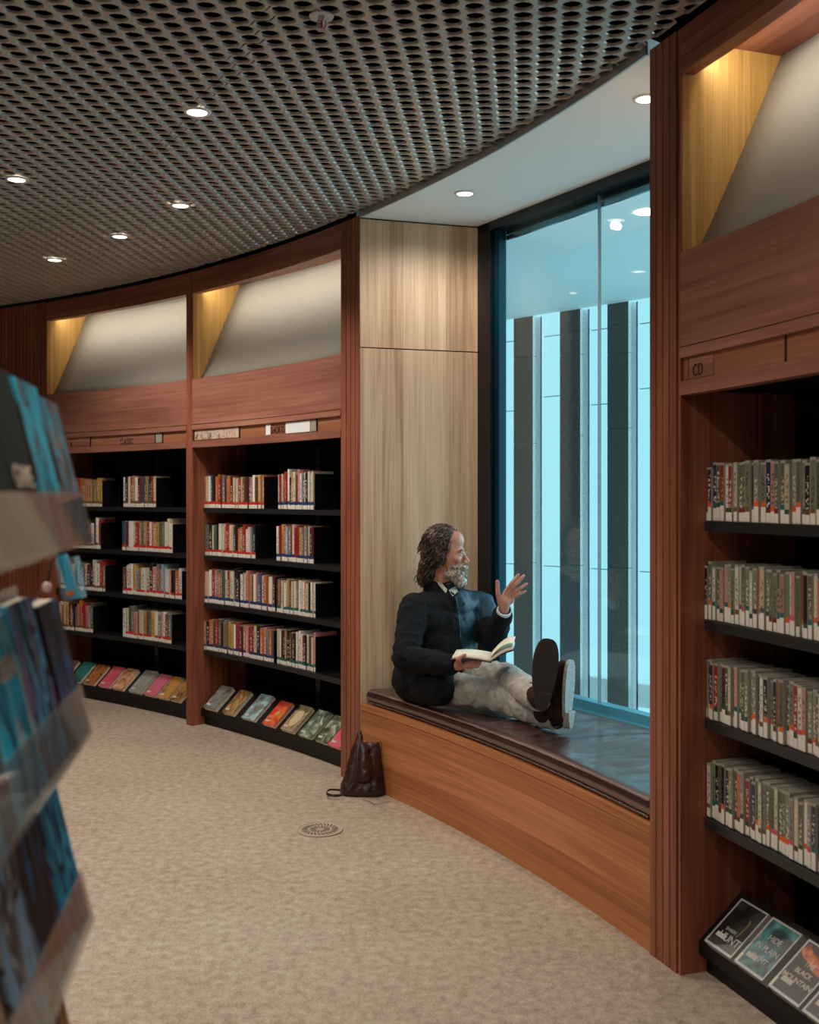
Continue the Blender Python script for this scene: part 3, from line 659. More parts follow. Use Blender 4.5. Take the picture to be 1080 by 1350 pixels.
# window
win = empty('window_1', (WA.x, WA.y, .44), kind='structure')
n3 = Vector((-WDIR.y, WDIR.x)); n3 = n3 if n3.x > 0 else -n3     # outward
def wbox(s0, s1, o0, o1, z0, z1): return MB().box((WA.x+WDIR.x*s0+n3.x*o0, WA.y+WDIR.y*s0+n3.y*o0, z0), (WDIR.x*(s1-s0), WDIR.y*(s1-s0), 0), (n3.x*(o1-o0), n3.y*(o1-o0), 0), (0, 0, z1-z0))
def s_at(px):      # distance along the window line where a pixel column crosses it
    u = (px-540)/F; return (u*WA.y-WA.x)/(WDIR.x-u*WDIR.y)
s_of = lambda px, off: (lambda u, a: (u*a.y-a.x)/(WDIR.x-u*WDIR.y))((px-540)/F, WA+n3*off)
s1, s2, sj = s_of(652, .0), s_of(667.5, .045), s_of(790.5, .035)
L = 1.98
wbox(-.06, s1, -.03, .045, .3, ZN+.03).build('jamb', M['frame_dark'], win)
wbox(s1, s2, -.0, .045, .3, ZN+.0).build('frame', M['frame_teal'], win)
wbox(0, L, -.03, .10, ZN-.045, ZN+.04).build('head', M['frame_dark'], win)
M['steel_blue'] = plain('glossy blue steel', (60, 130, 150), .12, .9)
wbox(s2, L, .046, .058, ZN-.098, ZN-.073).build('outer_head', M['steel_blue'], win)
wbox(s2, L, .046, .058, ZN-.070, ZN-.042).build('outer_head', M['steel_blue'], win)
wbox(s2, L, -.01, .10, .30, .485).build('sill', M['sill'], win)
wbox(s2, L, .02, .08, .485, .53).build('bottom_rail', M['sill'], win)
for q0, q1 in ((s2, sj-.002), (sj+.002, L)):
    wbox(q0, q1, .03, .042, .53, ZN-.04).build('glass_pane', M['glass'], win)
wbox(sj-.002, sj+.002, .026, .044, .485, ZN-.04).build('joint', M['seal'], win)
# bench
bench = thing('window_bench', 'honey-coloured timber bench built into the window niche', 'bench', (pol(R, (tP1+tN1)/2).x, pol(R, (tP1+tN1)/2).y, 0))
MB().polar(R+.004, R+.02, tN1+.0005, tP1-.0005, 0, .385, 14).build('front_panel', M['bench'], bench)
MB().polar(R, R+.02, tN1+.0005, tP1-.0005, .388, .42, 14).build('top_rail', M['bench'], bench)
Bk0 = WA+WDIR*.02-n3*.012; Bk1 = WB-n3*.012
seat = [tuple(p) for p in arc(R+.02, tN1+.001, tP1-.003, 14)]+[(Bk0-d2*.02-n2*.004).to_tuple(), Bk1.to_tuple()]
MB().prism(seat, .36, .418).build('seat_board', M['bench'], bench)
# cushion
def cushion():
    nu, nv = 150, 70; root_r = R+.012
    prof = []
    top = .497
    verts = []; faces = []; uv = []
    for i in range(nu+1):
        t = tP1-.004+(tN1-tP1+.006)*i/nu
        f = pol(root_r, t).xy; s = i/nu
        b = (Bk0-d2*.02-n2*.006)*(1-s)+Bk1*s - n3*.004
        for j in range(nv+1):
            if j < 10:       # rounded front edge
                a = -PI/2+PI*j/10; rr = (top-.421)/2; off = rr*(1-math.cos(a)) ; z = .421+rr+rr*math.sin(a)
                d = (b-f).normalized(); p = f+d*(off+.002)
            else:
                v = (j-10)/(nv-10); d = (b-f); off = .040/d.length; p = f+d*(off+(1-off)*v); z = top
                e = min(1, v*6)*min(1, (1-v)*14)*min(1, s*14)
                x, y = p
                w = noise.noise((x*2.2, y*2.2, 1))*.010
                amp = .25+.75*min(1, max(0, (s-.35)*3))
                q = noise.noise((x*1.6+y*.5, y*7.5-x*2.5, 4)); w -= .012*amp*math.exp(-(q*9)**2)
                q = noise.noise((x*3+y, y*15-x*4, 9)); w -= .0042*amp*math.exp(-(q*6)**2)
                w += .0012*amp*noise.noise((x*5, y*17-x*5, 2))
                z = top+w*e-.006*(1-min(1, (1-v)*10))
                # dents under the sitter
                for (cx, cy, rad, dep) in ((.12, 5.28, .26, .03), (.45, 4.9, .2, .012), (.67, 4.55, .12, .012)):
                    dd = ((x-cx)**2+(y-cy)**2)/rad**2; z -= dep*math.exp(-dd*1.6)
            verts.append((p[0], p[1], z))
    for i in range(nu):
        for j in range(nv):
            a = i*(nv+1)+j; faces.append((a, a+nv+1, a+nv+2, a+1))
    me = bpy.data.meshes.new('seat_cushion'); me.from_pydata(verts, [], faces); me.materials.append(M['leather'])
    me.polygons.foreach_set('use_smooth', [True]*len(faces)); me.update()
    o = link('seat_cushion', me)
    tag(o, 'long dark brown leather cushion lying on the timber window bench', 'cushion')
    for zz, off, rad in ((.488, .006, .0042), (.434, .004, .004)):
        pts = [pol(root_r+off, tP1-.006+(tN1-tP1+.010)*i/120, zz+random.uniform(-.0012, .0012)) for i in range(121)]
        MB().tube(pts, rad, 6).build('piping', M['piping'] if zz > .45 else M['leather'], o, smooth=True)
    return o
cushion()
# ------------------------------------------------------------------ outside: soffit, stone fins, transoms
ZS = 2.9
FA = Vector((.773, 8.45)); FB = Vector((1.70, 7.50)); FD = (FB-FA).normalized(); FN = Vector((-FD.y, FD.x)); FN = FN if FN.y > 0 else -FN
def f_at(px, off=0):
    a = FA+FN*off; u = (px-540)/F; return (u*a.y-a.x)/(FD.x-u*FD.y)
def fbox(s0, s1, o0, o1, z0, z1): return MB().box((FA.x+FD.x*s0+FN.x*o0, FA.y+FD.y*s0+FN.y*o0, z0), (FD.x*(s1-s0), FD.y*(s1-s0), 0), (FN.x*(o1-o0), FN.y*(o1-o0), 0), (0, 0, z1-z0))
sof = [tuple(WA-WDIR*1.5+n3*.16), tuple(WB+WDIR*.5+n3*.16), tuple(FB+FD*2.6), tuple(FA-FD*1.6)]
M['soffit'] = plain('white painted soffit', (236, 240, 242), .7)
MB().prism(sof, ZS, ZS+.12).build('ceiling_outside', M['soffit'], kind='structure')
xs = [(616, 641), (677.4, 702.6), (738.3, 765.2), (800.9, 828.7), (865, 894)]
pos = ['furthest left, behind the window frame', 'leftmost one clear of the window frame', 'behind the seated man reflection', 'right of the glass joint', 'hidden behind the right timber post']
step = f_at(738.3)-f_at(677.4)
for k, (xa, xb) in enumerate(xs):
    sa, sb = f_at(xa), f_at(xb)
    base = FA+FD*sa
    e = thing('stone_fin', f'tall grey granite facade fin outside the window, {pos[k]}', 'facade fin', (base.x, base.y, -1.2), 'granite fins outside the window')
    zz = [-1.2, .98, 1.87+.04*k, 2.62-.03*k, ZS]
    for z0, z1 in zip(zz, zz[1:]):
        fb = fbox(sa, sb, 0, .062, z0+.002, z1-.002)
        fb.m[3] = 1 ; fb.m[5] = 1; fb.m[3] = 1  # right side and underside take the painted sky-lit tone
        fb.build('stone', [M['stone'], M['stone_lit']], e)
    fbox(sa+.004, sb-.004, .004, .058, -1.2, ZS).build('joint_core', M['stone'], e)
    MB().box((FA.x+FD.x*(sb+.0)+FN.x*.064, FA.y+FD.y*(sb)+FN.y*.064, -1.2), (FD.x*.022, FD.y*.022, 0), (FN.x*.03, FN.y*.03, 0), (0, 0, ZS+1.2)).build('white_mullion', M['plate'], e)
    MB().box((FA.x+FD.x*(sb+.024)+FN.x*.066, FA.y+FD.y*(sb+.024)+FN.y*.066, -1.2), (FD.x*.008, FD.y*.008, 0), (FN.x*.01, FN.y*.01, 0), (0, 0, ZS+1.2)).build('dark_seal', M['frame_teal'], e)
    for zj_ in (2.18+.09*(k % 2), 2.74, .95): fbox(sb+.03, sb+(step-(sb-sa)), .10, .106, zj_, zj_+.006).build('glazing_joint', M['seal'], e)
    MB().box((FA.x+FD.x*(sb+.034)+FN.x*.07, FA.y+FD.y*(sb+.034)+FN.y*.07, -.02), (FD.x*(step-(sb-sa)-.03), FD.y*(step-(sb-sa)-.03), 0), (FN.x*.08, FN.y*.08, 0), (0, 0, .165)).build('transom', M['soffit'], e)
# ------------------------------------------------------------------ downlights
def downlight(p, label, grp, power, wide=134, col=(1, .88, .76)):
    e = thing('downlight', label, 'downlight', p, grp)
    m = MB()
    for j in range(24):
        a, b = 2*PI*j/24, 2*PI*(j+1)/24
        ring = [(.038, -.001), (.041, -.006), (.050, -.004), (.053, .001)]
        for (r0, z0), (r1, z1) in zip(ring, ring[1:]):
            m.face([(p[0]+math.cos(a)*r0, p[1]+math.sin(a)*r0, p[2]+z0), (p[0]+math.cos(b)*r0, p[1]+math.sin(b)*r0, p[2]+z0), (p[0]+math.cos(b)*r1, p[1]+math.sin(b)*r1, p[2]+z1), (p[0]+math.cos(a)*r1, p[1]+math.sin(a)*r1, p[2]+z1)])
    m.build('ring', M['lampring'], e, smooth=True)
    MB().disc((p[0], p[1], p[2]-.003), 0, .039).build('diffuser', M['lamp'], e)
    ld = bpy.data.lights.new('downlight_beam', 'SPOT'); ld.energy = power*4; ld.spot_size = math.radians(wide); ld.spot_blend = .6; ld.color = col; ld.shadow_soft_size = .02
    lo = bpy.data.objects.new('downlight_beam', ld); COL.objects.link(lo); lo.location = (p[0], p[1], p[2]-.034)
    lo.parent = e; lo.matrix_parent_inverse = Matrix.Translation(e.location).inverted()
dl = [(260, 146, 'nearest downlight in the perforated ceiling'), (22, 235, 'leftmost downlight in the perforated ceiling'), (238, 269.5, 'downlight in the perforated ceiling above the CLASSIC bay'),
      (158, 310.5, 'second furthest downlight in the perforated ceiling'), (72, 341.5, 'furthest downlight in the perforated ceiling')]
for x, y, lab in dl:
    p = QZ(x, y, ZC); downlight((p.x, p.y, ZC-.004), lab, 'downlights in the perforated ceiling', DOWN_W)
for x, y, lab in ((613, 254.5, 'downlight in the white niche ceiling above the seated man'), (853, 129.5, 'downlight in the white niche ceiling beside the right timber post')):
    p = QZ(x, y, ZN); downlight((p.x, p.y, ZN-.001), lab, 'downlights in the white niche ceiling', DOWN_W*.55, 168)
p = QZ(853, 279, ZS); MB().disc((p.x, p.y, ZS-.004), 0, .06).build('soffit_lamp', M['lamp'], None); tag(bpy.data.objects['soffit_lamp'], 'round lamp in the soffit outside the window', 'downlight')
for k, (x, y) in enumerate([(-.3, 1.9), (-1.2, 2.2), (-2.6, 3.0), (.2, .2), (-1.4, .4), (-3.0, .8), (-4.0, 4.6), (-.9, -1.8), (-3.4, -1.8), (-4.2, 2.6)]):  # unseen lamps added to brighten the floor and walls
    downlight((x, y, ZC-.004), f'added unseen ceiling downlight for room light, {ORD[k]}', 'added downlights out of view in the perforated ceiling', DOWN_W*(.9 if k == 0 else .5 if k == 3 else 1), 156 if k in (0, 1, 4) else 134)
# sprinkler
p = QZ(424, 19, ZC)
sp_ = thing('sprinkler', 'clear and chrome fire sprinkler head under the perforated ceiling', 'sprinkler', (p.x, p.y, ZC))
MB().disc((p.x, p.y, ZC-.006), 0, .038).disc((p.x, p.y, ZC-.010), .03, .036).build('escutcheon', M['lampring'], sp_)
m = MB(); m.tube([(p.x, p.y, ZC), (p.x, p.y, ZC-.02)], .011, 10)
for s in (-1, 1): m.tube([(p.x+s*.011, p.y, ZC-.018), (p.x+s*.013, p.y, ZC-.035), (p.x+s*.004, p.y, ZC-.046)], .0025, 6)
m.build('frame_arms', M['trim'], sp_, smooth=True)
MB().tube([(p.x, p.y, ZC-.02), (p.x, p.y, ZC-.044)], .0035, 8).build('glass_bulb', M['t_red'], sp_, smooth=True)
MB().tube([(p.x, p.y, ZC-.046), (p.x, p.y, ZC-.049)], .014, 12).build('deflector', M['trim'], sp_)
# floor swirl vent
p = QZ(422, 1094.5, 0); v = thing('floor_vent', 'round swirl air vent set into the beige carpet', 'floor vent', (p.x, p.y, 0))
M['ventp'] = plain('beige vent plate', (176, 160, 142), .6)
MB().disc((p.x, p.y, .004), 0, .098, 40).build('plate', M['ventp'], v)
m = MB(); m.tube([(p.x+.1*math.cos(a*PI/20), p.y+.1*math.sin(a*PI/20), .003) for a in range(41)], .004, 6); m.build('rim', M['ventp'], v, smooth=True)
for rr0, rr1, n, sk in ((.055, .082, 26, .35), (.018, .045, 16, .5)):
    for k in range(n):
        a = 2*PI*k/n; mm = MB(); da = .07 if rr0 > .05 else .12
        pts = [(rr0, a-da*.5), (rr1, a+sk*.6-da*.5), (rr1, a+sk*.6+da*.5), (rr0, a+da*.5)]
        mm.face([(p.x+r_*math.cos(t_), p.y+r_*math.sin(t_), .0052) for r_, t_ in pts]); mm.build('slot', M['void'], v)
# ------------------------------------------------------------------ organic helper
def capsule(mb, p0, p1, r0, r1, n=14, k=5):
    p0, p1 = Vector(p0), Vector(p1); d = (p1-p0); L_ = d.length
    if L_ < 1e-6: d = Vector((0, 0, 1))
    d.normalize(); a = d.orthogonal().normalized(); b = d.cross(a); prof = []
    for i in range(k+1): th_ = PI/2*i/k; prof.append((p0-d*math.cos(th_)*r0, math.sin(th_)*r0))
    for i in range(k+1): th_ = PI/2*i/k; prof.append((p1+d*math.sin(th_)*r1, math.cos(th_)*r1))
    base = len(mb.v)
    for c, r in prof:
        r = max(r, 1e-4)
        for j in range(n): mb.v.append(tuple(c+(a*math.cos(2*PI*j/n)+b*math.sin(2*PI*j/n))*r))
    for i in range(len(prof)-1):
        for j in range(n):
            mb.f.append((base+i*n+j, base+i*n+(j+1) % n, base+(i+1)*n+(j+1) % n, base+(i+1)*n+j))
    mb.f.append(tuple(base+j for j in range(n))[::-1]); mb.f.append(tuple(base+(len(prof)-1)*n+j for j in range(n)))
def ellip(mb, c, A_, B_, C_, n=18, k=12):
    c, A_, B_, C_ = map(Vector, (c, A_, B_, C_)); base = len(mb.v)
    for i in range(k+1):
        th_ = PI*i/k; s = max(math.sin(th_), 1e-3)
        for j in range(n): mb.v.append(tuple(c+C_*math.cos(th_)+(A_*math.cos(2*PI*j/n)+B_*math.sin(2*PI*j/n))*s))
    for i in range(k):
        for j in range(n): mb.f.append((base+i*n+j, base+i*n+(j+1) % n, base+(i+1)*n+(j+1) % n, base+(i+1)*n+j)[::-1])
    mb.f.append(tuple(base+j for j in range(n))); mb.f.append(tuple(base+k*n+j for j in range(n))[::-1])
def organic(name, fn, mat, parent, voxel=.006, smooth=4, disp=0, dscale=.05, post=None, **k):
    mb = MB(); fn(mb); me = bpy.data.meshes.new(name); me.from_pydata(mb.v, [], mb.f); me.update()
    bm = bmesh.new(); bm.from_mesh(me); bmesh.ops.remove_doubles(bm, verts=bm.verts, dist=1e-5); bm.to_mesh(me); bm.free()
    o = bpy.data.objects.new(name, me); COL.objects.link(o)
    r = o.modifiers.new('r', 'REMESH'); r.mode = 'VOXEL'; r.voxel_size = voxel; r.use_smooth_shade = True
    s = o.modifiers.new('s', 'SMOOTH'); s.iterations = smooth; s.factor = .5
    bpy.context.view_layer.update(); m2 = evaluated(o); bpy.data.objects.remove(o)
    if disp:
        co = np.empty(len(m2.vertices)*3, 'f'); m2.vertices.foreach_get('co', co); co = co.reshape(-1, 3)
        nn = np.empty(len(m2.vertices)*3, 'f'); m2.vertices.foreach_get('normal', nn); nn = nn.reshape(-1, 3)
        for i in range(len(co)):
            p = Vector(co[i].tolist()); q = noise.noise(p/dscale); q2 = noise.noise(p/dscale*2.3+Vector((5, 5, 5)))
            d = (1-abs(q)*2.6)*.6+(1-abs(q2)*2.4)*.3
            co[i] += nn[i]*d*disp
        m2.vertices.foreach_set('co', co.ravel())
    if post: post(m2)
    m2.materials.clear(); m2.materials.append(mat)
    m2.polygons.foreach_set('use_smooth', [True]*len(m2.polygons)); m2.update()
    return link(name, m2, parent, **k)
# ------------------------------------------------------------------ the seated man
hipc = Vector((.13, 5.26, .60))
man = thing('person', 'bearded man in black jacket, blue shirt and grey jeans sitting on window bench reading', 'person', (.13, 5.26, .47))
# head frame
Fd = Vector((.95, -.31, -.03)).normalized(); Up = Vector((0.03, 0, 1)); Up = (Up-Fd*Up.dot(Fd)).normalized(); Lf = Up.cross(Fd)
HC = Q(588.5, 724, 5.33)
hp = lambda f, l, u: HC+Fd*f+Lf*l+Up*u
def hell(mb, c, r, n=18): ellip(mb, hp(*c), Fd*r[0], Lf*r[1], Up*r[2], n)
neck0 = Q(583, 776, 5.37)
shR = Q(548, 800, 5.22); elR = Q(534, 868, 5.02); wrR = Q(594, 877, 4.90)
shL = Q(636, 796, 5.46); elL = Q(651, 842, 5.26); wrL = Q(664.5, 806, 5.06)
chest = (shR+shL)/2-Vector((0, 0, .10))
kneeR = Q(652, 918, 4.94); ankR = Q(727, 944, 4.575); kneeL = Q(666, 893, 5.06); ankL = Q(706, 918, 4.56)
hipR = Vector((.06, 5.17, .585)); hipL = Vector((.23, 5.33, .60))
def body(mb):
    hell(mb, (-.008, 0, .018), (.094, .074, .094)); hell(mb, (.03, 0, -.03), (.062, .064, .088)); hell(mb, (.035, 0, -.095), (.055, .05, .045))
    hell(mb, (.045, .0, .045), (.045, .058, .05))
    hell(mb, (.078, 0, -.003), (.016, .046, .011))
    for s in (-1, 1):
        hell(mb, (.062, s*.036, -.045), (.026, .024, .024)); hell(mb, (-.002, s*.076, -.025), (.018, .01, .03))
        hell(mb, (.104, s*.009, -.061), (.011, .008, .009))
    capsule(mb, hp(.088, 0, -.018), hp(.112, 0, -.054), .008, .0105); hell(mb, (.088, 0, -.10), (.014, .024, .009)); hell(mb, (.086, 0, -.112), (.012, .022, .008))
    hell(mb, (.07, 0, -.135), (.03, .032, .02))
    capsule(mb, hp(-.02, 0, -.06), neck0, .056, .062)
    capsule(mb, neck0, chest, .07, .11); capsule(mb, chest, hipc, .12, .12)
    capsule(mb, shR, elR, .045, .038); capsule(mb, elR, wrR, .038, .027); capsule(mb, shL, elL, .045, .038); capsule(mb, elL, wrL, .038, .026)
    capsule(mb, shR, shL, .055, .055)
    for h, k, a in ((hipR, kneeR, ankR), (hipL, kneeL, ankL)): capsule(mb, h, k, .068, .05); capsule(mb, k, a, .05, .034)
    # left hand: raised, palm towards the room
    pY = 5.04
    palm = [(661, 797), (672, 796), (659, 786), (676, 788), (667, 780), (672, 781)]
    capsule(mb, wrL, Q(666, 793, pY), .023, .026)
    for (bx, by), r in zip([(662, 790), (667, 789), (672, 790), (675, 792)], (.015, .015, .014, .013)): capsule(mb, Q(663.5, 799, pY), Q(bx, by, pY), .018, r)
    fs = [((666, 781), (675, 768), (683.5, 757.5), pY), ((671, 780.5), (682, 768.5), (690.8, 759), pY), ((675.5, 783), (685.5, 775.5), (694.5, 769.5), pY), ((677, 788), (685.5, 783), (692.8, 779.3), pY)]
    for (a, b, c, y), r in zip(fs, (.0092, .0095, .009, .0082)):
        capsule(mb, Q(*((palm[0][0]+a[0])/2, (palm[0][1]+a[1])/2), y), Q(*a, y), .014, r*1.12); capsule(mb, Q(*a, y), Q(*b, y-.012), r*1.1, r); capsule(mb, Q(*b, y-.012), Q(*c, y-.002), r, r*.82)
    capsule(mb, Q(661, 797, pY), Q(656.5, 782, pY-.015), .017, .0115); capsule(mb, Q(656.5, 782, pY-.015), Q(655.8, 766.5, pY-.02), .0115, .0092)
    # right hand under the book
    w2 = Q(606, 877.5, 4.86); capsule(mb, wrR, w2, .026, .024)
    for k, (x, y) in enumerate([(624, 871), (626, 873.5), (625, 876.5), (622, 879.5)]):
        a = Q(612, 874+k*1.6, 4.85-k*.004); b = Q(x, y, 4.84); capsule(mb, w2, a, .018, .011); capsule(mb, a, b, .0105, .009); capsule(mb, b, Q(x+8, y-1.5+k*.3, 4.85), .009, .0075)
    capsule(mb, w2, Q(604, 869, 4.80), .016, .012); capsule(mb, Q(604, 869, 4.80), Q(613, 863.5, 4.80), .011, .009)
organic('body', body, M['skin'], man, .0042, 3)
for s in (-1, 1):
    m = MB(); ellip(m, hp(.0815, s*.031, -.022), Fd*.0115, Lf*.0135, Up*.0085); o = MB(); o.v = m.v; o.f = m.f; o.uv = [(0, 0)]*sum(len(f) for f in m.f); o.m = [0]*len(m.f); o.build('eyeball', M['eye'], man, smooth=True)
    m = MB(); ellip(m, hp(.0905, s*.031, -.022), Fd*.003, Lf*.0055, Up*.0055); m.uv = [(0, 0)]*sum(len(f) for f in m.f); m.m = [0]*len(m.f); m.build('iris', M['iris'], man, smooth=True)
    MB().tube([hp(.084, s*.046, -.0125), hp(.093, s*.032, -.0125), hp(.091, s*.018, -.0165)], .003, 6).build('eyelid', M['skin'], man, smooth=True)
    b = MB()
    for k in range(16):
        l = .012+.036*k/15; b.tube([hp(.0925-.25*(l-.02)**1 * .6, s*l, -.0035+.004*math.sin(k/15*PI)), hp(.090-.25*(l-.02)*.7, s*(l+.008), .000+.004*math.sin(k/15*PI))], .0016, 4)
    b.build('eyebrow', M['hair'], man)
MB().tube([hp(.094, -.02, -.106), hp(.1005, 0, -.105), hp(.094, .02, -.106)], .0035, 6).build('lips', M['lip'], man, smooth=True)
# hair volume and curls
def hairvol(mb):
    hell(mb, (-.030, 0, .034), (.094, .086, .090)); hell(mb, (-.06, 0, -.03), (.068, .084, .09)); hell(mb, (-.085, 0, -.10), (.055, .078, .07))
    hell(mb, (-.1, 0, -.15), (.045, .07, .05))
    for s in (-1, 1): hell(mb, (-.022, s*.070, -.015), (.034, .022, .056))
organic('hair', hairvol, M['hair'], man, .007, 4, .006, .02)
m = MB(); rnd = random.Random(3)
for k in range(420):
    az = rnd.uniform(-PI, PI); el = rnd.uniform(-.5, 1.45)
    f = math.cos(el)*math.cos(az); l = math.cos(el)*math.sin(az); u = math.sin(el)
    if f > (.45 if abs(l) < .6 or u < -.45 else .62) and u < .62: continue
    p = Vector((-.028+.092*f, .084*l, .03+.09*u)); pts = []; ln = rnd.uniform(.035, .075)*(1 if u > .2 else 1.25)*(.6 if f < -.3 and u > .2 else 1); ph = rnd.uniform(0, 6); amp = rnd.uniform(.003, .008)
    d = Vector((-.8, l*.5, -.45)) if u > .3 else Vector((-.12, l*.10, -1))
    for i in range(8):
        s = i/7; q = p+d.normalized()*ln*s+Vector((0, 0, -.07*s*s if u > .3 else 0))
        # keep the lock outside the skull
        c = Vector((-.025, 0, .025)); w = q-c; e_ = math.sqrt((w.x/.098)**2+(w.y/.088)**2+(w.z/.096)**2)
        if e_ < 1: q = c+w/e_
        q += Vector((math.sin(ph+s*9), math.cos(ph*1.3+s*8), math.sin(ph*2+s*10)))*amp
        pts.append(hp(*q))
    m.tube(pts, .0042, 4, r2=.0015)
for k in range(170):      # long curls at the nape and beside the face
    s = rnd.choice((-1, 1)); f0 = rnd.uniform(-.10, .02); p = Vector((f0, s*rnd.uniform(.04, .09)*(1 if f0 > -.08 else .7), rnd.uniform(-.06, .0))); ph = rnd.uniform(0, 6); ln = rnd.uniform(.08, .15) if f0 < -.03 else rnd.uniform(.03, .06); pts = []
    for i in range(9):
        q = p+Vector((-.35*ln*i/8, 0, -ln*i/8))+Vector((math.sin(ph+i*1.3), .6*math.cos(ph+i*1.1), 0))*.008
        pts.append(hp(*q))
    m.tube(pts, .0045, 4, r2=.0018)
m.build('curls', M['hair'], man, smooth=True)
def beardvol(mb):
    hell(mb, (.062, 0, -.125), (.046, .046, .04)); hell(mb, (.078, 0, -.155), (.032, .034, .034)); hell(mb, (.03, 0, -.115), (.045, .057, .035)); hell(mb, (.102, 0, -.086), (.012, .028, .010))
organic('beard', beardvol, M['beard'], man, .006, 3, .005, .015)
m = MB()
for k in range(430):
    a = rnd.uniform(-1.9, 1.9); hgt = rnd.uniform(0, 1); f = .045+.055*math.cos(a)*(1-.2*hgt); l = .052*math.sin(a); u = -.085-.075*hgt
    if abs(a) > 1.0: u = -.075-.055*hgt
    ln = rnd.uniform(.02, .042); ph = rnd.uniform(0, 6); pts = []
    for i in range(5):
        s = i/4; pts.append(hp(f+.014*s*math.cos(a)+.003*math.sin(ph+s*7), l*(1+.1*s)*(1-.25*s)+.003*math.cos(ph+s*6), u-ln*s))
    m.tube(pts, .0024, 4, r2=.0009)
for k in range(60):
    s = rnd.choice((-1, 1)); l = rnd.uniform(0, .02); m.tube([hp(.112-l*.5, s*l, -.076-l*.2), hp(.114-l*.8, s*(l+.008), -.088-l*.3), hp(.104-l*.8, s*(l+.016), -.104)], .002, 4, r2=.001)
m.build('beard_strands', M['beard'], man, smooth=True)
# clothes
fw = Vector((.62, -.78, 0)); ls = Vector((.78, .62, 0))
def torso(mb, g, arms=True):
    ellip(mb, (shR+shL)/2+Vector((0, 0, -.005)), ls*(.175+g), fw*(.085+g), Vector((0, 0, .055+g)))
    ellip(mb, chest+Vector((0, 0, -.03)), ls*(.165+g), fw*(.118+g), Vector((0, 0, .15+g)))
    ellip(mb, chest*.45+hipc*.55, ls*(.16+g), fw*(.125+g), Vector((0, 0, .17+g)))
    ellip(mb, hipc+Vector((0, 0, .04)), ls*(.165+g), fw*(.13+g), Vector((0, 0, .115+g)))
    capsule(mb, neck0+Vector((0, 0, -.03)), (shR+shL)/2, .066+g, .10+g)
def shirt(mb):
    torso(mb, .012)
    capsule(mb, neck0+Vector((0, 0, -.055)), neck0+Vector((0, 0, .0)), .072, .066)
    capsule(mb, shL+Vector((0, 0, -.01)), shL*.35+elL*.65, .066, .056); capsule(mb, shR+Vector((0, 0, -.01)), elR, .062, .05)
    capsule(mb, neck0+Vector((0, 0, -.05)), shL, .06, .062)
organic('shirt', shirt, M['shirt'], man, .007, 5, .006, .07)
def sleeve(mb, a, b, c, r): capsule(mb, a, b, r[0], r[1]); capsule(mb, b, c, r[1], r[2])
pcut = Vector((0, 0, 0))
def jacket(mb):
    torso(mb, .026)
    sleeve(mb, shR+Vector((-.005, 0, -.01)), elR, wrR, (.072, .058, .043)); sleeve(mb, shL+Vector((0, 0, -.01)), elL, wrL+(elL-wrL)*.12, (.07, .058, .042))
    ellip(mb, hipc-ls*.055-fw*.02, ls*.165, fw*.15, Vector((0, 0, .125)))
    capsule(mb, neck0+Vector((0, 0, -.06)), shR+Vector((0, 0, -.02)), .062, .076); capsule(mb, chest+ls*-.08, shR+Vector((0, 0, -.05)), .13, .085)
    capsule(mb, Q(553, 902, 5.25), Q(573, 904, 5.03), .098, .088); capsule(mb, Q(573, 880, 5.06), Q(578, 908, 5.0), .08, .075)   # skirt of the jacket on the seat
def open_front(me):
    """cut the open front: remove the jacket where it faces forward between the lapels"""
    bm = bmesh.new(); bm.from_mesh(me); kill = []
    c0 = (shR+shL)/2
    for f in bm.faces:
        c = f.calc_center_median(); d = c-c0; u = d.dot(ls); w = d.dot(fw); z = c.z
        def seg(a, b):
            t_ = max(0, min(1, (c-a).dot(b-a)/(b-a).length_squared)); return t_, (c-(a+(b-a)*t_)).length
        if seg(elL, wrL)[1] < .078 or seg(elR, wrR)[1] < .085 or seg(shR, elR)[1] < .088: continue
        ta_, da_ = seg(shL, elL)
        if da_ < .10 and ta_ < .62: kill.append(f); continue
        if da_ < .085 or z < .585: continue
        if w > .02 and u > -.055-.02*max(0, (1.0-z)*1.2-.2) and u < .4: kill.append(f); continue
        if u > .10 and w > -.05 and z > .75: kill.append(f)
    bmesh.ops.delete(bm, geom=kill, context='FACES'); bm.to_mesh(me); bm.free()
jk = organic('jacket', jacket, M['jacket'], man, .008, 4, .009, .06, post=open_front)
so = jk.modifiers.new('s', 'SOLIDIFY'); so.thickness = .006; so.offset = 0
# shirt details: placket, collar, cuffs
pl = [Q(590.5, 783, 5.12), Q(593, 800, 5.055), Q(593, 822, 5.03), Q(594, 845, 5.02)]
from mathutils.bvhtree import BVHTree
bvhs = []
for o in (bpy.data.objects['shirt'], jk):
    bvhs.append(BVHTree.FromPolygons([v.co.copy() for v in o.data.vertices], [tuple(p.vertices) for p in o.data.polygons]))
def on_cloth(px, py, lift=.003):
    o = Vector((0, 0, EYE)); d = (Q(px, py, 5)-o).normalized(); hits = [b.ray_cast(o, d) for b in bvhs]; hits = [h for h in hits if h[0] is not None]
    if not hits: return Q(px, py, 5.1)
    h = min(hits, key=lambda q: q[3]); return h[0]-d*lift
M['placket'] = plain('blue placket edge', (60, 120, 150), .6)
MB().tube([on_cloth(x, y, .002) for x, y in ((601, 786), (603, 796), (605, 808), (606, 822), (607, 836), (608, 850))], .0022, 6).build('placket', M['placket'], man, smooth=True)
for y in (796, 816, 836): MB().tube([on_cloth(612, y, .001), on_cloth(612, y, .005)], .0045, 8).build('button', M['ink'], man)
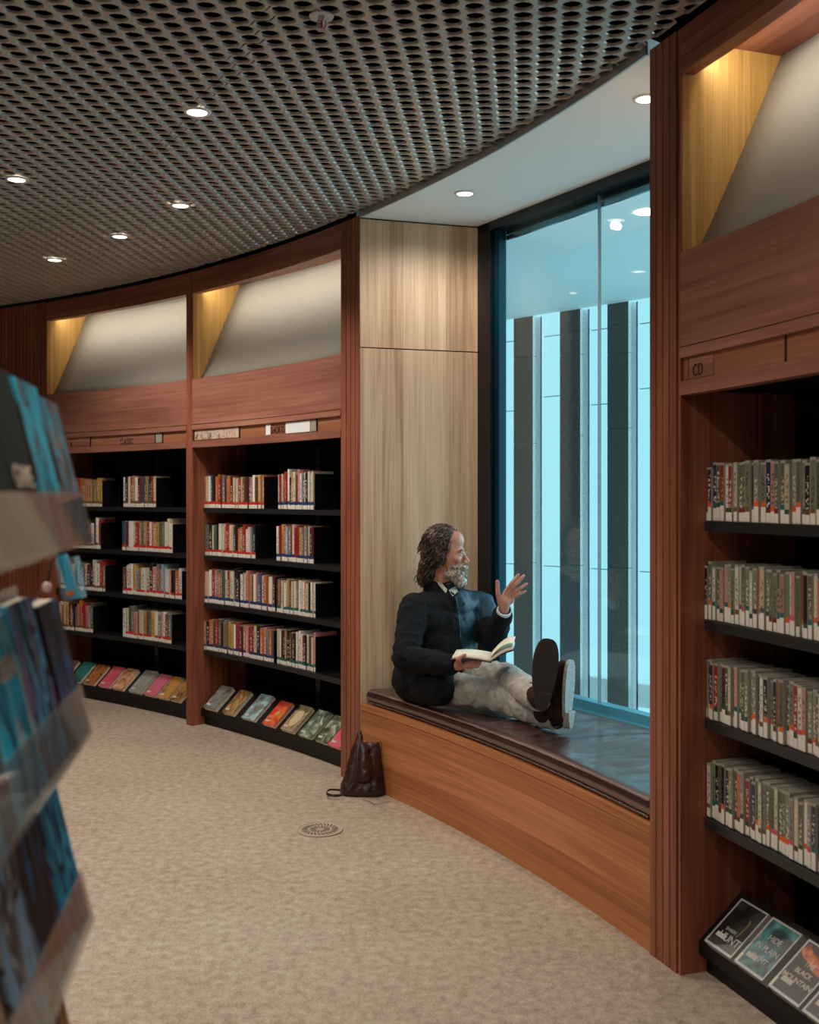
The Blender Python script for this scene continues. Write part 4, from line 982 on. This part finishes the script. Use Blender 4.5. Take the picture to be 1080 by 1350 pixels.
for q in ([(574, 764), (579, 772), (588, 782), (590, 777), (582, 768)], [(592, 778), (597, 786), (604, 780), (601, 772)]):
    m = MB(); a = [on_cloth(x, y, .012) for x, y in q]; b_ = [on_cloth(x, y, .006) for x, y in q]; m.face(a[::-1]); m.face(b_)
    for k in range(len(q)): m.face([a[k], a[(k+1) % len(q)], b_[(k+1) % len(q)], b_[k]])
    m.build('collar', M['collar'], man)
def ring(c, d, r, w, mat, name, par=man):
    d = Vector(d).normalized(); m = MB(); a = d.orthogonal().normalized(); b = d.cross(a)
    for j in range(20):
        q = [2*PI*j/20, 2*PI*(j+1)/20]
        P = lambda t, h, rr: c+a*math.cos(t)*rr+b*math.sin(t)*rr+d*h
        m.face([P(q[0], -w/2, r), P(q[1], -w/2, r), P(q[1], w/2, r*.97), P(q[0], w/2, r*.97)]); m.face([P(q[0], w/2, r*.97), P(q[1], w/2, r*.97), P(q[1], w/2, r*.8), P(q[0], w/2, r*.8)])
    o = m.build(name, mat, par, smooth=False); return o
ring(wrL+(elL-wrL)*.03, wrL-elL, .037, .05, M['cuff'], 'shirt_cuff'); ring(wrR+(wrR-elR).normalized()*.012, wrR-elR, .036, .022, M['cuff'], 'shirt_cuff')
# trousers
def trousers(mb):
    ellip(mb, hipc+Vector((.03, -.03, -.01)), ls*.135, fw*.12, Vector((0, 0, .10)))
    for h, k, a in ((hipR, kneeR, ankR), (hipL, kneeL, ankL)):
        capsule(mb, h, k, .086, .066); capsule(mb, k, a+(k-a)*.02, .066, .052)
organic('trousers', trousers, M['trouser'], man, .007, 4, .013, .065)
for (k, a) in ((kneeR, ankR), (kneeL, ankL)): ring(a-(k-a)*.06, a-k, .057, .05, M['trouser'], 'trouser_hem')
# boots
def boot(heel, toe, Nn, sole_mat, label):
    T = (toe-heel); Ln = T.length; T.normalize(); Nn = Vector(Nn); Nn = (Nn-T*Nn.dot(T)).normalized(); Sd = T.cross(Nn)
    B = lambda x, y, z: heel+T*x+Sd*y-Nn*z           # x along foot, y sideways, z towards the leg
    def up(mb):
        ellip(mb, B(.045, 0, .060), T*.047, Sd*.034, Nn*.046); ellip(mb, B(.13, 0, .052), T*.10, Sd*.037, Nn*.04); ellip(mb, B(Ln-.078, 0, .042), T*.075, Sd*.043, Nn*.03)
        capsule(mb, B(.05, 0, .03), B(.048, 0, .115), .040, .043)
    o = organic('boot', up, M['shoe'], man, .006, 3)
    out = []
    n = 36
    for i in range(n):
        a = 2*PI*i/n; x = Ln/2+Ln/2*math.cos(a); w = .046+.012*math.sin((x/Ln-.35)*PI) if x > 0 else .036
        y = math.copysign(abs(math.sin(a))**.62, math.sin(a))*w; out.append((x, y))
    m = MB(); m.face([B(x, y, 0) for x, y in out]); m.face([B(x, y, .014) for x, y in reversed(out)])
    for i in range(n):
        (xa, ya), (xb, yb) = out[i], out[(i+1) % n]; m.face([B(xa, ya, .014), B(xb, yb, .014), B(xb, yb, 0), B(xa, ya, 0)])
    m.build('sole', sole_mat, o)
    hl = [(x, y) for x, y in out if x < .085]; hl.sort(key=lambda q: math.atan2(q[1], q[0]-.05))
    m = MB(); m.face([B(x*1.0, y*.97, -.016) for x, y in hl])
    for i in range(len(hl)):
        (xa, ya), (xb, yb) = hl[i], hl[(i+1) % len(hl)]; m.face([B(xa, ya*.97, 0), B(xb, yb*.97, 0), B(xb, yb*.97, -.016), B(xa, ya*.97, -.016)])
    m.build('heel', sole_mat, o)
    m = MB()
    for k in range(4): m.tube([B(.085+k*.02, -.02, .072-k*.006), B(.092+k*.02, 0, .082-k*.006), B(.085+k*.02, .02, .072-k*.006)], .0022, 5)
    lp = [B(.10, -.012, .08)+(B(0, -.03, .0)-B(0, 0, 0))*math.sin(t)*.8+(B(.0, 0, .02)-B(0, 0, 0))*(1-math.cos(t)) for t in [i*2*PI/12 for i in range(13)]]
    m.tube(lp, .0016, 5); m.build('laces', M['sole_dark'], o, smooth=True)
boot(Q(713, 937, 4.40), Q(723.5, 842, 4.42), (.10, -.98, 0), M['sole_dark'], '')
boot(Q(748.5, 960.5, 4.50), Q(754, 870, 4.50), (.87, -.50, .0), M['sole_lit'], '')
# open book
bk = thing('open_book', 'open paperback with dark cover held in the seated man\'s hand', 'book', Q(632, 868, 4.86))
spn0 = Q(646, 871, 4.80); ax = (Q(650, 861, 5.0)-spn0).normalized()      # spine direction
def leaf(side, n, lift, L_, z0, rise):
    m = MB(); H_ = .19; o0 = spn0
    d = (Vector((-1, .10, .02)) if side < 0 else Vector((.84, -.2, .42))).normalized(); upv = Vector((0, 0, 1))
    pr = [o0+d*(L_*i/n)+upv*(rise*math.sin(PI*i/n*.8)+z0) for i in range(n+1)]
    for i in range(n):
        a, b = pr[i], pr[i+1]; m.face([a, b, b+ax*H_, a+ax*H_])
    return m
for side, nm in ((-1, 'left_pages'), (1, 'right_pages')):
    for (z0, rise, L_) in ((0, .012, .17 if side < 0 else .115),):
        o = leaf(side, 10, 0, L_, z0, rise).build(nm, M['paper'], bk, smooth=True); s = o.modifiers.new('s', 'SOLIDIFY'); s.thickness = .010; s.offset = 0
    o = leaf(side, 10, 0, (.178 if side < 0 else .12), -.010, .012).build('cover', plain('dark blue book cover', (20, 34, 54), .5), bk, smooth=True); s = o.modifiers.new('s', 'SOLIDIFY'); s.thickness = .002
m = leaf(1, 8, 0, .12, .013, .03); m.build('loose_leaf', M['paper'], bk, smooth=True)
# ------------------------------------------------------------------ leather bag on the floor
bag = thing('leather_bag', 'slouchy brown leather bag on carpet leaning against bench corner', 'bag', QZ(470, 1050, 0))
bY = 5.34
def bagf(mb):
    capsule(mb, Q(463, 1040, bY), Q(492, 1040, bY), .055, .062); capsule(mb, Q(464, 1036, bY), Q(474, 985, bY+.02), .055, .032); capsule(mb, Q(494, 1036, bY), Q(494, 990, bY+.02), .05, .026)
    capsule(mb, Q(480, 1020, bY-.02), Q(479, 990, bY), .05, .03); capsule(mb, Q(474, 990, bY+.03), Q(474, 967, bY+.05), .028, .012); capsule(mb, Q(476, 985, bY+.02), Q(496, 984, bY+.02), .026, .018)
def bagpost(me):
    for v in me.vertices:
        if v.co.z < .004: v.co.z = .004
organic('bag_body', bagf, M['bag'], bag, .006, 4, .006, .05, post=bagpost)
def ribbon(pts, w, name, mat):
    m = MB(); m.tube(pts, w, 8, flat=.25); return m.build(name, mat, bag, smooth=True)
def spl(pts, n=8):
    out = []; P = [pts[0]]+pts+[pts[-1]]
    for i in range(1, len(P)-2):
        for k in range(n):
            t = k/n; a, b, c, d = P[i-1], P[i], P[i+1], P[i+2]
            out.append(.5*((2*b)+(c-a)*t+(2*a-5*b+4*c-d)*t*t+(3*b-a-3*c+d)*t**3))
    out.append(pts[-1]); return out
st = spl([Q(475, 968, bY), Q(471.5, 990, bY-.045), Q(470, 1012, bY-.075), Q(467, 1030, bY-.09), Q(459, 1042, bY-.10), QZ(450, 1048, .022), QZ(440, 1049, .022), QZ(432, 1047, .022), QZ(431, 1043, .022), QZ(438, 1041, .022), QZ(450, 1042, .022)], 6)
ribbon(st, .0065, 'shoulder_strap', M['bag_dark'])
ribbon(spl([Q(497, 982, bY-.02), Q(501, 978, bY-.03), Q(503.5, 984, bY-.03), Q(497, 1005, bY-.06), Q(491, 1030, bY-.07), Q(487, 1044, bY-.07)], 6), .006, 'side_strap', M['bag_dark'])
ribbon(spl([QZ(478, 1054, .006), QZ(486, 1056, .006), QZ(495, 1060, .006), QZ(505, 1058, .006), QZ(515, 1056, .006)], 5), .0022, 'cord', M['bag_dark'])
# ------------------------------------------------------------------ acrylic rack in the left foreground
rack = thing('display_rack', 'tilted clear acrylic book display rack in left foreground', 'display rack', (-.56, 1.1, 0))
lean = Vector((-.24, 0, .97)).normalized(); rackd = Vector((.075, -.52, 0)).normalized()     # along the tier towards the camera
outn = Vector((rackd.y, -rackd.x, 0)); outn = outn if outn.x > 0 else -outn
tiers = [(Q(125, 715, 1.5), 'top'), (Q(123.5, 966, 1.5), 'middle'), (Q(125, 1212, 1.5), 'lower'), (Q(125, 1460, 1.5), 'bottom')]
LT = .86
cov = {
 0: [((60, 50, 44), (150, 134, 118), (30, 170, 215), (96, 84, 74)), ((24, 30, 32), (30, 190, 235), (100, 80, 66), (60, 205, 240)), ((10, 14, 12), (34, 48, 26), (12, 20, 18), (16, 26, 24)), ((12, 16, 14), (40, 60, 34), (14, 22, 20)), ((30, 44, 50), (80, 150, 170), (160, 130, 120))],
 1: [((40, 28, 30), (70, 46, 44), (60, 40, 42), (60, 90, 140)), ((26, 20, 22), (90, 170, 215), (40, 30, 32), (150, 120, 180)), ((20, 180, 230), (30, 60, 74), (60, 200, 235), (170, 170, 166)), ((20, 190, 230), (110, 215, 235), (50, 60, 66)), ((20, 170, 205), (110, 190, 205), (40, 34, 32))],
 2: [((20, 150, 200), (30, 36, 70), (60, 180, 215), (40, 60, 110)), ((50, 24, 24), (80, 40, 36), (40, 26, 24), (60, 110, 160)), ((140, 185, 220), (90, 70, 62), (170, 180, 190), (40, 30, 30)), ((226, 206, 176), (60, 36, 30), (214, 190, 160), (40, 24, 22)), ((220, 196, 166), (44, 28, 26), (206, 180, 150), (190, 50, 36))],
 3: [((120, 70, 44), (214, 160, 110), (50, 32, 28)), ((226, 130, 74), (110, 60, 40), (36, 24, 22)), ((90, 70, 60), (150, 120, 100), (40, 30, 30)), ((60, 50, 46), (120, 100, 84), (30, 24, 24)), ((160, 130, 100), (80, 60, 50), (30, 24, 24))]}
cn = {0: ['brown and sky-blue', 'bright blue streaked', 'near-black green', 'dark green', 'slate blue'], 1: ['dark plum', 'charcoal and mauve', 'sky blue and grey', 'bright cyan', 'turquoise and brown'],
      2: ['blue and navy', 'maroon and blue', 'powder blue', 'cream and brown', 'cream magazine with red banner'], 3: ['brown', 'orange and brown', 'taupe', 'dark brown', 'tan']}
for ti, (c, nm) in enumerate(tiers):
    c = c.copy(); back = -outn*.055
    P = lambda s, o, h: c+rackd*s+outn*o+lean*h
    def pbox(s0, s1, o0, o1, h0, h1): return MB().box(P(s0, o0, h0), rackd*(s1-s0), outn*(o1-o0), lean*(h1-h0))
    pbox(0, LT, -.003, 0, 0, .072).build('pocket_front', M['acrylic'], rack)
    pbox(0, LT, -.055, -.003, 0, .003).build('pocket_floor', M['acrylic'], rack)
    pbox(0, LT, -.058, -.055, -.02, .215).build('pocket_back', M['acrylic'], rack)
    pbox(0, .003, -.055, -.003, .003, .072).build('pocket_end', M['acrylic'], rack)
    sw_ = .128
    for k in range(5):
        s0 = .004+k*(sw_+.010); h = random.uniform(.195, .215)-(.012 if k == 0 else 0); th_ = random.uniform(.014, .024)
        pm = print_mat('rack cover', cov[ti][k], 60+ti*7+k, 9, .65, 1.2, (1, 3.2, .55)); pm.node_tree.nodes['Principled BSDF'].inputs['Specular IOR Level'].default_value = .12
        BO = .026-(th_-.014)*.5
        h += .055*(ti == 2 and k >= 3)
        b = thing('rack_book', f'{cn[ti][k]} cover, {ORD[k]} from the far end, {nm} tier of acrylic rack', 'book', P(s0, -.02, .004), f'books in the {nm} tier of the acrylic rack')
        pbox(s0, s0+sw_, -.05+BO, -.05+BO+th_, .005, h).build('page_block', M['paper'], b)
        pbox(s0-.001, s0+sw_+.001, -.05+BO+th_, -.048+BO+th_, .0045, h+.002).build('front_cover', pm, b)
        pbox(s0-.001, s0+sw_+.001, -.0525+BO, -.0505+BO, .0045, h+.002).build('back_cover', pm, b)
        pbox(s0+sw_, s0+sw_+.0025, -.0505+BO, -.0505+BO+th_+.002, .0045, h+.002).build('spine', pm, b)
        def rtext(s, size, sx, hh, mat):
            o = P(s0+sx, -.047+th_, hh); text(s, size, mat, o, -rackd if False else -rackd*1, lean, b)
        if ti == 0 and k == 2: text('GAME', .036, M['paper'], P(s0+.064, -.0462+BO+th_, .088), -rackd, lean, b)
        if ti == 1 and k == 2: text('SEEN', .034, M['paper'], P(s0+.064, -.0462+BO+th_, .15), -rackd, lean, b)
        if ti == 2 and k in (3, 4):
            pbox(s0+.0, s0+sw_, -.0478+BO+th_, -.047+BO+th_, .185, .24).build('red_banner', plain('red banner', (206, 60, 44), .4), b)
            text('ICKS', .06, M['plate'], P(s0+.055, -.0465+BO+th_, .212), -rackd, lean, b)
MB().box((-.60, 1.02, 0), (.05, 0, 0), (0, .05, 0), (0, 0, 1.75)).build('post', M['frame'], rack)
MB().tube([(-.6, 1.05, .0), (-.6, 1.05, .02)], .3, 32).build('base_plate', M['black'], rack)
# playback pack hanging behind the rack
pk = thing('hanging_audio_pack', 'turquoise audiobook pack with orange label hanging in a clear case by a black cord', 'audiobook', Q(92, 765, 1.72))
o = MB().box(Q(74, 733, 1.72), Q(92, 790, 1.72)-Q(74, 733, 1.72), Q(84, 731, 1.72)-Q(74, 733, 1.72), (0, .02, 0)); o.build('spine_sleeve', plain('turquoise sleeve', (60, 176, 214), .4), pk)
MB().box(Q(88, 780, 1.719), Q(89.5, 786, 1.719)-Q(88, 780, 1.719), Q(96.5, 778, 1.719)-Q(88, 780, 1.719), (0, -.002, 0)).build('orange_label', M['t_orange'], pk)
MB().box(Q(72, 738, 1.725), Q(82, 793, 1.725)-Q(72, 738, 1.725), Q(97, 734, 1.725)-Q(72, 738, 1.725), (0, .03, 0)).build('clear_case', M['acrylic'], pk)
MB().tube(spl([Q(76, 730, 1.72), Q(68, 738, 1.7), Q(66, 752, 1.7), Q(63, 768, 1.7)], 6), .002, 6).build('cord', M['black'], pk, smooth=True)
m = MB(); ellip(m, Q(62, 774, 1.7), (.008, 0, 0), (0, .006, 0), (0, 0, .009)); m.uv = [(0, 0)]*sum(len(f) for f in m.f); m.m = [0]*len(m.f); m.build('earbud', plain('pale pink earbud', (214, 190, 190), .4), pk, smooth=True)
